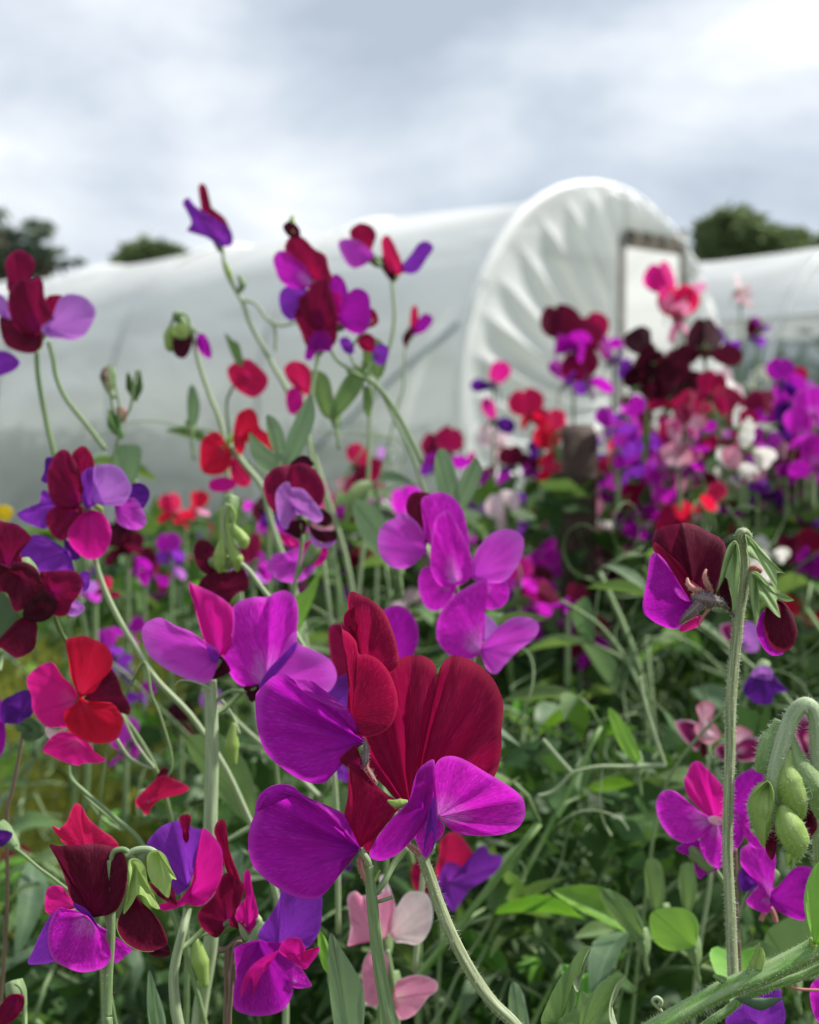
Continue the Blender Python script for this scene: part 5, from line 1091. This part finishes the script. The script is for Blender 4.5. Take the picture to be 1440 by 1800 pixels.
spray('violet bloom peeping out right of the near-black blooms', '1278,590,34,40 1280,620,26', [('violet', 'violet'), PP], D=1.5)
spray('magenta mass at the right, topmost blooms', '1345,715,58,0 1375,725,56,30 1350,740,50,-30', [('maroon', 'purple'), MG, ('cerise', 'violet')], D=1.25)
spray('magenta mass at the right, cerise blooms on its left side', '1300,755,58,50 1312,800,56,60 1325,760,60,0', [('cerise', 'cerise'), ('hot_pink', 'rose'), MG], D=1.25)
spray('magenta mass at the right, heart of the cluster', '1358,770,66,0 1385,790,62,30 1352,808,60,-30 1378,760,60,10', [MG, ('magenta', 'purple'), MM, ('purple', 'magenta')], D=1.2)
spray('magenta mass at the right, blooms cut by the picture edge', '1418,750,60,10 1425,800,64,-20 1432,845,56,20', [('purple', 'magenta'), MG, PP], D=1.22)
spray('magenta mass at the right, lowest blooms', '1340,848,58,0 1385,850,62,30 1405,880,48,0', [('purple', 'violet'), MG, MP], D=1.2)
spray('mauve bloom left of the magenta mass', '1282,752,44,-60 1270,770,30', [('orchid', 'purple'), PP], D=1.4)
spray('tiny blush flower alone against the far tunnel', '1298,500,34,70 1305,525,24,50', [PW, ('pink', 'pale_pink')], D=2.0)
spray('tiny violet and brown flower under the blush one on the far tunnel', '1318,580,34,30 1340,568,24,60', [('dark_maroon', 'violet'), PP], D=1.9)
spray('pink-edged white and wine ruffled spray above the maroon bloom', '1195,880,64,0 1170,905,56,30 1225,905,58,-20', [BI, BI, ('pale_pink', 'picotee')], D=1.15)
spray('wine and purple blooms right of the ruffled pink-edged spray', '1235,865,62,0 1262,880,50,40 1252,925,56,-20', [MP, DM, ('rose', 'purple')], D=1.2)
spray('violet bloom at the right edge under the magenta mass', '1420,905,56,0 1432,935,50,20', [PP, MP], D=1.2)
spray('wine and violet bloom right of the hooded buds', '1400,975,58,20 1425,960,50,-10', [MP, ('crimson', 'purple')], D=1.1)
spray('small scarlet bloom at the right edge behind the dark oval bud', '1412,1068,50,50', [('scarlet', 'scarlet')], D=1.1, down=120)
spray('scarlet fleck bloom just left of the dark oval bud', '1398,1055,30', [('scarlet', 'scarlet')], D=1.3, down=120)
spray('wine bloom low behind the post foliage', '990,1040,52,60 1005,1050,40', [MP, DM], D=.95, down=160)
spray('blush and wine speckled spray in the middle distance right of the magenta cluster', '1060,950,52,20 1085,975,46,-30 1045,985,40,50', [BI, ('picotee', 'dark_maroon'), BI], D=1.2)
spray('white-lipped wine bloom beside the speckled spray', '1068,930,40,0 1090,945,36', [('white', 'dark_maroon'), DM], D=1.3)
spray('faint pink bloom under the speckled spray', '1062,1010,38,0', [('pink', 'picotee')], D=1.3, down=140)
spray('deep maroon bloom half lost behind the large left group', '215,945,52,0 235,962,44,40', [('black_maroon', 'dark_maroon'), DM], D=.9)
spray('dull purple bloom right of the maroon one behind the large left group', '238,985,46,20 270,1000,34', [DM, MP], D=.95)
spray('violet flowers in the greenery above the magenta pair', '298,960,40,0 305,985,36,30', [PP, ('violet', 'lilac')], D=1.05)
spray('red-brown flowers in the greenery before the tunnel corner', '625,805,42,30 645,830,44,0 650,855,36,60', [('rose', 'dark_maroon'), ('crimson', 'maroon'), MP], D=1.2)
spray('lilac fleck bloom in front of the tunnel wall', '675,800,22', [('lilac', 'violet')], D=1.9, down=90)
spray('washed scarlet flowers below the scarlet cluster', '305,890,42,20 345,885,38,-20 330,905,30', [('rose', 'scarlet'), ('scarlet', 'pink'), RR], D=1.1)
spray('deep violet bloom under the wine and lilac one', '480,895,48,0 465,905,40,30', [('black_maroon', 'indigo'), DM], D=.85)
spray('pink and magenta ruffled bloom under the wine and lilac one', '450,970,52,60 440,990,42', [('maroon', 'magenta'), ('purple', 'lilac')], D=.8)
spray('violet flowers among stems at left under the magenta wing', '185,1130,42,0 200,1150,38,30', [PP, ('indigo', 'violet')], D=.85, down=120)
spray('small violet flowers in the dark gap left of the magenta pair', '215,1175,36,30 250,1215,34,-30 225,1100,36', [('violet', 'indigo'), PP, ('purple', 'purple')], D=.9, down=120)
spray('mauve bloom right of the scarlet and hot pink one', '228,1290,46,40 215,1310,36', [('orchid', 'purple'), MG], D=.8, down=150)
spray('pale mauve bud flower left of the thick pale stem', '378,1232,34,0 372,1215,20', [('lilac', 'pale_pink'), PW], D=.8, down=100)
spray('tiny indigo fleck behind the lower round purple wing', '610,1530,26', [('indigo', 'indigo')], D=.8, down=100)
spray('deep wine flower in shade left of the pale stem', '318,1260,40,20', [('black_maroon', 'dark_maroon')], D=.85, down=120)
spray('dull red flower low at left edge among the grass', '25,1510,40,20', [('crimson', 'dark_maroon')], D=.8, down=120)
spray('lilac and pink flowers just above the pink-edged stem of the hot pink bloom', '150,1035,36,0 185,1030,30', [('lilac', 'orchid'), ('rose', 'maroon')], D=.8, down=120)
spray('faint purple flower in the deep shade at the bottom, left of the upright hairy stem', '945,1620,34', [('indigo', 'purple')], D=.9, down=120)

# blooms too blurred to tell apart, filling the top of the row on the right and centre left
pal = [MP, DM, MP, PP, MM, RR, BI, DM, MG, MP, ('crimson', 'purple'), WW, ('crimson', 'maroon'), ('orchid', 'violet'), ('purple', 'indigo'), PW, BI]
for i in range(215):
    if i < 130: px = CR.uniform(880, 1460); t_ = float(np.interp(px, [880, 1000, 1150, 1300, 1440], [860, 800, 720, 700, 680])); py = t_ + abs(CR.normal(0, 150)); D = CR.uniform(1.0, 2.0)
    elif i < 160: px = CR.uniform(120, 660); py = CR.uniform(900, 1060); D = CR.uniform(1.3, 2.)
    else: px = CR.uniform(480, 1000); py = CR.uniform(860, 1060); D = CR.uniform(1.1, 1.8)
    if 950 < px < 1075 and D < 1.6 and py < 980: D = 2.0
    c = pal[int(CR.integers(len(pal)))]; n = 1 + (i % 3 > 0); s1 = CR.uniform(.5, .75) * .042 * FPX / D
    bl = f'{px:.0f},{py:.0f},{s1:.0f}' + (f' {px + CR.uniform(-.5, .5) * s1:.0f},{py + .7 * s1:.0f},{s1 * .9:.0f} {px + CR.uniform(-.7, .7) * s1:.0f},{py - .6 * s1:.0f},{s1 * .8:.0f}' if n == 2 else '')
    lb, gp = (('small blurred single sweet pea bloom scattered along the top of the row', 'blurred single blooms along the row'), ('small blurred many-flowered sweet pea spray scattered along the top of the row', 'blurred many-flowered sprays along the row'))[n - 1]
    spray(lb, bl, [c], D=D, group=gp, down=90, parts=False)

# ================================================================== wooden post
M_POST = flat_mat('old_post_timber', (.040, .026, .020), (.075, .05, .038), 60, .85, bump=.6, dist=.004)
def post():
    D = 1.15; b = PT(1018, 758, D); W_ = .030; h = b[2]; pts = []
    root = tag(link('wooden_post', None, loc=(b[0], b[1], 0)), 'dark weathered square wooden post standing among the flowers right of centre', 'post')
    V = []; zs = np.linspace(-.2, h, 14)
    for z_ in zs:
        for a in range(16):
            t = 2 * math.pi * a / 16; r = W_ / 2 / max(abs(math.cos(t)), abs(math.sin(t))) * .93; r = min(r, W_ / 2 * 1.3)
            r *= 1 + .02 * math.sin(z_ * 9 + a); V.append((r * math.cos(t), r * math.sin(t), z_ + (.006 * math.sin(t) if z_ == zs[-1] else 0)))
    F = [(j * 16 + i, j * 16 + (i + 1) % 16, (j + 1) * 16 + (i + 1) % 16, (j + 1) * 16 + i) for j in range(13) for i in range(16)]; F.append(tuple(13 * 16 + i for i in range(16)))
    o = link('shaft', mesh('shaft', V, F, M_POST, [(0, 0)] * len(V)), root)
    P = [(math.cos(a) * .0175, math.sin(a) * .0175, h - .04 + .002 * math.sin(a * 2)) for a in np.linspace(0, 2 * math.pi * 2.02, 60)]
    V, F, U, _ = tube([(p[0] * 1.25, p[1] * 1.25, p[2] + .004 * i / 60) for i, p in enumerate(P)], .0012, 6); link('wire', mesh('wire', V, F, M_BARK, U), root)
post()

# ================================================================== individual leaves that stand out
def leaf_thing(label, D, pts, base, mat, stem=None, crease=None, cup=2.):
    s = Spray(label, D, stem or f'{nums(base)[0][0]},{nums(base)[0][1]} {nums(base)[0][0] + 8},{nums(base)[0][1] + 60}', 3.5, M_STEM, cat='leaf', name='leaf_pair', foot=False)
    b = nums(base)[0]; s.blossom(*b[:2]); s.b.name = 'leaf'
    for q in pts: s.petal('leaf_blade', mat, q[0], q[1] if len(q) > 1 else base, lay=q[2] if len(q) > 2 else 0, cup=cup, ruf=.4, crease=crease, n=5, m=9)
    return s
view(0, 0, 1)
leaf_thing('pair of blue-green leaves pointing up like rabbit ears above the magenta cluster', .62, [('770,800 785,798 800,830 805,870 800,900 785,890 772,860 766,830',), ('835,810 845,830 835,860 818,890 802,905 800,870 812,840 825,820',)], '800,905', M_LEAFB)
leaf_thing('two dark broad leaves hanging under the big central cluster', .72, [('552,655 575,665 585,700 590,730 570,728 555,700 550,675', '570,730'), ('625,650 640,660 630,690 600,725 585,728 590,700 605,670', '588,728')], '588,730', M_LEAF)
leaf_thing('two blue-green leaves beside the scarlet cluster', .64, [('442,765 455,775 480,795 500,800 498,825 480,830 455,815 443,790', '500,830'), ('545,700 550,740 530,790 505,830 500,800 510,760 530,720', '502,830'), ('470,735 490,745 500,780 490,800 475,775', '495,810')], '502,832', M_LEAFB)
leaf_thing('single upright leaf hanging from a wire line, left of the scarlet cluster', .8, [('336,680 345,690 350,715 345,740 335,745 330,720 331,695', '333,748')], '333,748', M_LEAFB)
leaf_thing('large soft blue-green leaf behind the crimson and lilac group', .7, [('205,790 225,785 245,790 243,820 232,850 215,845 205,820', '228,850')], '228,852', M_LEAFB)
leaf_thing('broad bright leaf left of the magenta cluster', .66, [('625,890 640,885 665,900 690,940 700,980 680,985 650,960 630,925', '700,985')], '700,990', M_LEAFB)
leaf_thing('upright lime leaf above the folded crimson petal', .58, [('520,1050 535,1040 560,1010 552,1050 535,1090 520,1110 515,1080', '518,1110')], '518,1115', M_LEAFY)
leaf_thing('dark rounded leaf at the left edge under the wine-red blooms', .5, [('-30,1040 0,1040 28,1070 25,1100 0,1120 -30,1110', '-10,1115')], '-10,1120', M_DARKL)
leaf_thing('small green leaf pair high on the bare stem below the central cluster', .74, [('640,600 655,605 650,640 640,640', '645,645'), ('660,600 680,620 670,660 655,650', '655,660'), ('640,680 655,700 648,730 640,715', '645,680')], '645,645', M_LEAF)
leaf_thing('rounded bright green leaf deep in the shade at lower right', .52, [('1148,1605 1200,1598 1225,1620 1220,1660 1180,1670 1150,1650', '1220,1665')], '1222,1670', M_LEAFY)
leaf_thing('blurred long leaf slanting down toward the rounded bright leaf', .55, [('1055,1565 1080,1568 1110,1590 1130,1630 1120,1650 1090,1625 1065,1595', '1130,1650')], '1132,1655', M_LEAF)
leaf_thing('big dark green leaf behind the lower right magenta bloom', .55, [('1350,1640 1400,1610 1450,1600 1460,1700 1400,1720 1355,1690', '1400,1720')], '1400,1725', M_LEAF)
leaf_thing('tall narrow blurred leaf pair in the lower right shade', .58, [('1135,1520 1150,1510 1165,1530 1168,1580 1150,1600 1138,1570', '1150,1600'), ('1195,1530 1215,1520 1225,1560 1215,1600 1200,1590', '1205,1600')], '1170,1610', M_LEAF)
leaf_thing('long light leaf slanting behind the upright hairy stem', .6, [('1070,1250 1085,1255 1110,1290 1125,1330 1110,1335 1085,1300', '1120,1338')], '1120,1340', M_LEAFY)
leaf_thing('matt green leaf rising left of the smooth stem at the bottom', .44, [('582,1645 600,1670 630,1720 640,1760 632,1820 600,1840 585,1780 578,1700', '620,1850')], '620,1850', M_LEAFB)
leaf_thing('bright lime leaf edge between the violet petal and the matt leaf', .46, [('560,1638 572,1650 582,1680 590,1720 575,1710 562,1680', '590,1725')], '590,1730', M_LEAFY)
leaf_thing('slim grey-green folded leaf low beside the thick pale stalk', .44, [('262,1710 275,1740 290,1790 290,1840 275,1840 260,1780', '280,1840')], '280,1845', M_LEAFB)
leaf_thing('pale grey blurred leaf tip at bottom centre', .48, [('900,1730 915,1738 925,1770 930,1820 905,1820 895,1770', '915,1825')], '915,1830', M_LEAFB)
leaf_thing('long dark leaf lying behind the round purple wings', .6, [('330,1300 380,1300 430,1340 450,1420 430,1440 390,1400 350,1350', '440,1430')], '445,1440', M_LEAF)

# thin stems and tendrils that show against the tunnel
def stalk(label, D, pts, r, mat, name='tendril', cat='tendril', extra=()):
    s = Spray(label, D, pts, r, mat, cat=cat, name=name, foot=False, taper=.6)
    for e_ in extra: s.twig(e_, r * .8, mat, 'branch')
    return s
stalk('thin pale wire-like tendril crossing the tunnel at left, level with the scarlet cluster', .8, '160,775 200,755 245,740 300,745 350,755 380,758', 2.2, M_STEMP)
stalk('pale straight tendril running right to the bare leaning stem', .8, '560,760 600,760 650,762 690,768', 2.2, M_STEMP)
stalk('bare brown-green stem leaning from the central cluster down to the magenta cluster', .72, '640,650 670,690 695,740 720,790 745,860 770,920', 4.5, M_STEM, cat='stem', name='bare_stem', extra=('625,640 640,655 655,668',))
stalk('knobbly budded shoot at left with a red-brown bud, standing before the tunnel', .68, '195,640 205,690 212,740 200,800 180,850 170,900', 4, M_STEM, cat='shoot', name='budded_shoot', extra=('205,700 190,690 185,670', '212,740 228,720 235,680 240,650', '205,760 195,740 190,720'))
s = Spray('brown bud and narrow leaves at the tip of the knobbly shoot', .69, '190,640 196,700 205,760', 3, M_STEM, cat='bud', name='bud_shoot', foot=False)
s.blossom(190, 660); s.twig('186,645 184,662 190,688', 9, M_BROWN, 'bud', s.b, prof=[.3, 1, .4]); s.twig('225,655 230,680 240,705', 9, M_LEAF, 'leaf', s.b, flat=.3, prof=[.2, 1, .3]); s.twig('245,650 245,680 240,700', 7, M_LEAF, 'leaf', s.b, flat=.3, prof=[.2, 1, .3]); s.twig('208,715 214,728 218,742', 10, M_SEPALP, 'bud', s.b, prof=[.5, 1, .4]); s.twig('195,720 200,745 215,770', 12, M_LEAFY, 'leaf', s.b, flat=.3, prof=[.3, 1, .3])
stalk('loose curling tendril under the magenta pair', .47, '308,1204 318,1196 340,1198 360,1206 372,1214', 2.6, M_STEMP)
stalk('small coiled tendril sprouting above the thick vine at the bottom', .37, '1172,1800 1163,1778 1150,1765 1148,1758 1155,1754 1162,1760 1160,1768', 4, M_STEMP)
stalk('horizontal pale stem joining the fork deep in the lower right greenery', .6, '1005,1358 1050,1348 1110,1348 1170,1345', 6, M_STEMP, cat='stem', name='pale_stem', extra=('1170,1345 1150,1290 1130,1220 1125,1190', '1005,1358 980,1330 955,1300', '1005,1358 975,1390 945,1400'))
stalk('arching thin tendril over the horizontal pale stem', .6, '1060,1350 1055,1400 1060,1440 1075,1470', 3, M_STEMP)
stalk('looping fine tendril in the shade left of the right magenta bloom', .62, '980,1450 1010,1430 1050,1425 1090,1440 1105,1460', 2.2, M_STEMP)
stalk('blurred slanting stem behind the upper right magenta cluster stem', .75, '985,1055 1020,1075 1060,1105 1100,1160 1130,1220', 5, M_STEM, cat='stem', name='slanting_stem')
stalk('thick blurred pale stalk at left of the round purple wings', .6, '400,1250 440,1290 500,1340 560,1400', 7, M_STEMP, cat='stem', name='blurred_stalk')
stalk('pale stem slanting in from the left behind the lower round wing', .55, '395,1480 430,1460 470,1440 520,1420', 8, M_STEMP, cat='stem', name='pale_stem')
stalk('curved grey-green tendril right of the scarlet and hot pink bloom', .5, '215,1255 235,1300 255,1330 270,1350 250,1345 225,1330 205,1300', 4.5, M_STEMP)
stalk('green hooked bud stalk between the thick pale stem and upper purple wing', .5, '390,1230 410,1260 420,1290', 4, M_STEMP, cat='bud', name='bud_shoot').twig('412,1270 408,1310 412,1345', 13, M_BUD, 'bud', prof=[.3, 1, .3])
stalk('green and yellow buds hanging beside the brown stem at bottom left', .46, '370,1640 350,1650 345,1680', 4, M_STEM, cat='bud', name='bud_shoot').twig('345,1650 352,1690 360,1735', 16, M_BUD, 'bud', prof=[.3, 1, .4])
stalk('dark bare stalk with a round green bud near the small rose flower, left', .55, '150,1400 180,1440 215,1460', 4, M_STEM, cat='bud', name='bud_shoot')
stalk('dark slanting stem crossing the yellow-green grass at left', .5, '120,1355 150,1400 190,1435 220,1460', 4, M_STEM, cat='stem', name='dark_stem')

# yellow flower at the left edge
s = Spray('small bright yellow flower at the left edge above the wine-red blooms', .95, '8,905 12,960 15,1100', 3, cat='flower', name='yellow_flower', foot=False)
M_YEL = flat_mat('yellow_petal', (.85, .62, .02), (.80, .5, .01), 50, .6, tf=.3); s.blossom(8, 901)
s.petal('petal', M_YEL, '-12,898 0,890 14,891 21,900 16,911 2,913 -10,908', '5,901', cup=2, ruf=.6)
# ================================================================== pale grass and daisies in the gap at left
M_YG = leaf_mat('yellow_green_grass', (.25, .29, .05), (.42, .42, .11), (.40, .42, .04), .4)
gr = np.random.default_rng(5); mb = MB()
for i in range(5200):
    D = gr.uniform(1.25, 2.2); px = gr.uniform(-80, 320); py = gr.uniform(1180, 1760); p = PT(px, py, D)
    d = np.array([gr.normal(0, .5), gr.normal(0, .4), gr.uniform(.3, 1.)]); d /= np.linalg.norm(d); l = gr.uniform(.03, .09); sd_ = np.array([d[2], 0, -d[0]]) * .0022
    mid = p + d * l * .6 + np.array([0, 0, -.002]); tip = p + d * l + np.array([gr.normal(0, .01), 0, -.006])
    mb.add([p - sd_, p + sd_, mid + sd_ * .8, mid - sd_ * .8, tip], [(0, 1, 2, 3), (3, 2, 4)], [(-.5, 0), (.5, 0), (.5, .6), (-.5, .6), (0, 1)])
tag(link('grass', mb.mesh('grass', [M_YG])), kind='stuff')
dm = MB(); V = [(0, 0, .001)]; U = [(0, .5)]
for q in range(24): a = 2 * math.pi * q / 24; r = .010 * (1 if q % 2 else .72); V.append((r * math.cos(a), r * math.sin(a), .002)); U.append((q, .8))
dm.add(V, [(0, 1 + q, 1 + (q + 1) % 24) for q in range(24)], U, 0)
Vs, Fs, Us, _ = tube([(0, 0, .001), (0, 0, .0025), (0, 0, .0035)], [.003, .0027, .001], 8); dm.add(Vs, Fs, Us, 1)
DAISY = dm.mesh('daisy', [PM['white'], M_YEL])
Vs, Fs, Us, _ = tube([(0, 0, 0), (.004, 0, -.04), (0, .004, -.09)], .0007, 5); DST = mesh('stem', Vs, Fs, M_STEM, Us)
for i, (px, py, sz) in enumerate([(20, 1285, 1.2), (45, 1305, 1.), (25, 1320, 1.3), (50, 1330, 1.), (72, 1325, 1.), (100, 1350, .9), (120, 1345, 1.), (140, 1355, .8), (65, 1390, 1.2), (85, 1395, 1.2), (5, 1335, 1.1), (60, 1262, .7), (30, 1440, .7), (150, 1480, .6)]):
    D = 1.5 + .08 * (i % 3); sz *= 1.35; o = link('white_daisy', DAISY, None, tuple(PT(px, py, D)), (R(50 + 7 * (i % 4)), R(10 * (i % 3) - 10), 0)); o.scale = (sz,) * 3
    tag(o, 'small white flower in the yellow-green grass at the left', 'flower', 'white flowers in the grass at left'); link('stem', DST, o)
for i in range(22):
    px = CR.uniform(1270, 1440); py = CR.uniform(640, 730); D = CR.uniform(2.4, 3.2)
    o = link('white_daisy', DAISY, None, tuple(PT(px, py, D)), (R(70), 0, 0)); o.scale = (1.1,) * 3
    tag(o, 'speck-like white flower before the dark side of the far tunnel', 'flower', 'white specks by the far tunnel'); link('stem', DST, o)

# ================================================================== vines of the pea row
def canopy(px):
    return float(np.interp(px, [-100, 100, 300, 560, 760, 900, 1050, 1200, 1440, 1550], [980, 930, 905, 900, 890, 850, 790, 745, 690, 690]))
lab = {0: ('leafy green vine in the near tangle below the blooms', 'near leafy vines of the pea row'), 1: ('leafy green vine in the blurred middle of the pea row', 'middle leafy vines of the pea row'), 2: ('soft blurred leafy vine at the far top of the pea row', 'far leafy vines of the pea row')}
vg = np.random.default_rng(17); cnt = 0
for i in range(230):
    u_ = i / 230.
    if u_ < .30: D = vg.uniform(.62, .85); z = 0
    elif u_ < .68: D = vg.uniform(.85, 1.4); z = 1
    else: D = vg.uniform(1.4, 2.6); z = 2
    px = vg.uniform(-120, 1560)
    top = canopy(px) + (0 if z == 2 else 120 if z == 1 else 260)
    py = top + vg.uniform(-30, 1) * (1.2 if z == 2 else 1) + (vg.uniform(0, 260) if z == 2 else vg.uniform(0, 800 if z == 0 else 560))
    if px < 300 and z == 0: py = 1600 + vg.uniform(0, 150)
    if px < 290 and z == 1: continue
    if 930 < px < 1110 and D < 1.35 and py < 1100: continue
    vine(px, py, D, int(vg.integers(7)), vg.uniform(0, 6.28), vg.uniform(.8, 1.15), lab[z][0], lab[z][1], vg.uniform(-.35, .35))
# individual shoots that rise above the canopy
for px, py, D, k, l in ((905, 850, .95, 1, 'pale leafy shoot rising right of the rabbit-ear leaves'), (655, 860, 1.1, 2, 'thin leafy shoot before the tunnel corner'), (60, 850, 1.0, 3, 'leafy shoot at left edge behind the crimson and lilac group'), (520, 820, 1.0, 0, 'leafy shoot behind the wine and lilac bloom'), (1330, 640, 2.2, 4, 'tall leafy shoot before the far tunnel side'), (1240, 700, 2.0, 5, 'leafy shoot under the dark wine blooms'), (430, 900, .9, 6, 'leafy shoot beside the hooked green buds')):
    vine(px, py, D, k, 1.3 * k, .9, l, None)
M_SHADEL = leaf_mat('leaf_shade_green', (.030, .070, .020), (.055, .115, .032), (.09, .20, .02), .3)  # darker leaf copy: deep shade of the tangle put into the leaf colour
# the dense tangle behind and below, one mass of leaves and thin stems
mb = MB(); ug = np.random.default_rng(31)
def fd():
    D = ug.uniform(1.1, 3.4); px = ug.uniform(-250, 1700); t = canopy(px); py = t + 25 + (ug.uniform(0, 1) ** 1.2) * 900
    if px < 300 and 1100 < py < 1750 and D < 2.0: D = ug.uniform(2.0, 3.4)
    p = PT(px, py, D); return p
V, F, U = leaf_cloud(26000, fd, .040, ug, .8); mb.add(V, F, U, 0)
V, F, U = leaf_cloud(9000, fd, .036, ug, .8); mb.add(V, F, U, 1)
def fn():
    D = ug.uniform(.66, 1.3); px = ug.uniform(-200, 1640); py = ug.uniform(1300, 1950)
    if px < 300 and py < 1750: py += 350
    return PT(px, py, D)
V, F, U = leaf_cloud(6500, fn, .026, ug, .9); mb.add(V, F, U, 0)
for i in range(650):
    D = ug.uniform(.7, 2.2); px = ug.uniform(-60, 1520)
    if px < 300: D = ug.uniform(1.9, 2.6)
    p = PT(px, canopy(px) + (160 if D < 1.3 else 50) + ug.uniform(0, 750), D)
    h = ug.normal(0, 1, 3); P_ = [p]; l = ug.uniform(.006, .014); w_ = ug.normal(0, .35, 3)
    for q in range(10):
        h = h / np.linalg.norm(h); w_ = w_ + ug.normal(0, .12, 3); h = h + np.cross(w_, h) * .8; P_.append(P_[-1] + h / np.linalg.norm(h) * l)
    V, F, U, _ = tube(crom(P_, 2), np.linspace(.0008, .0004, 21), 5); mb.add(V, F, U, 2)
tag(link('undergrowth', mb.mesh('undergrowth', [M_SHADEL, M_LEAF, M_STEMD])), kind='stuff')
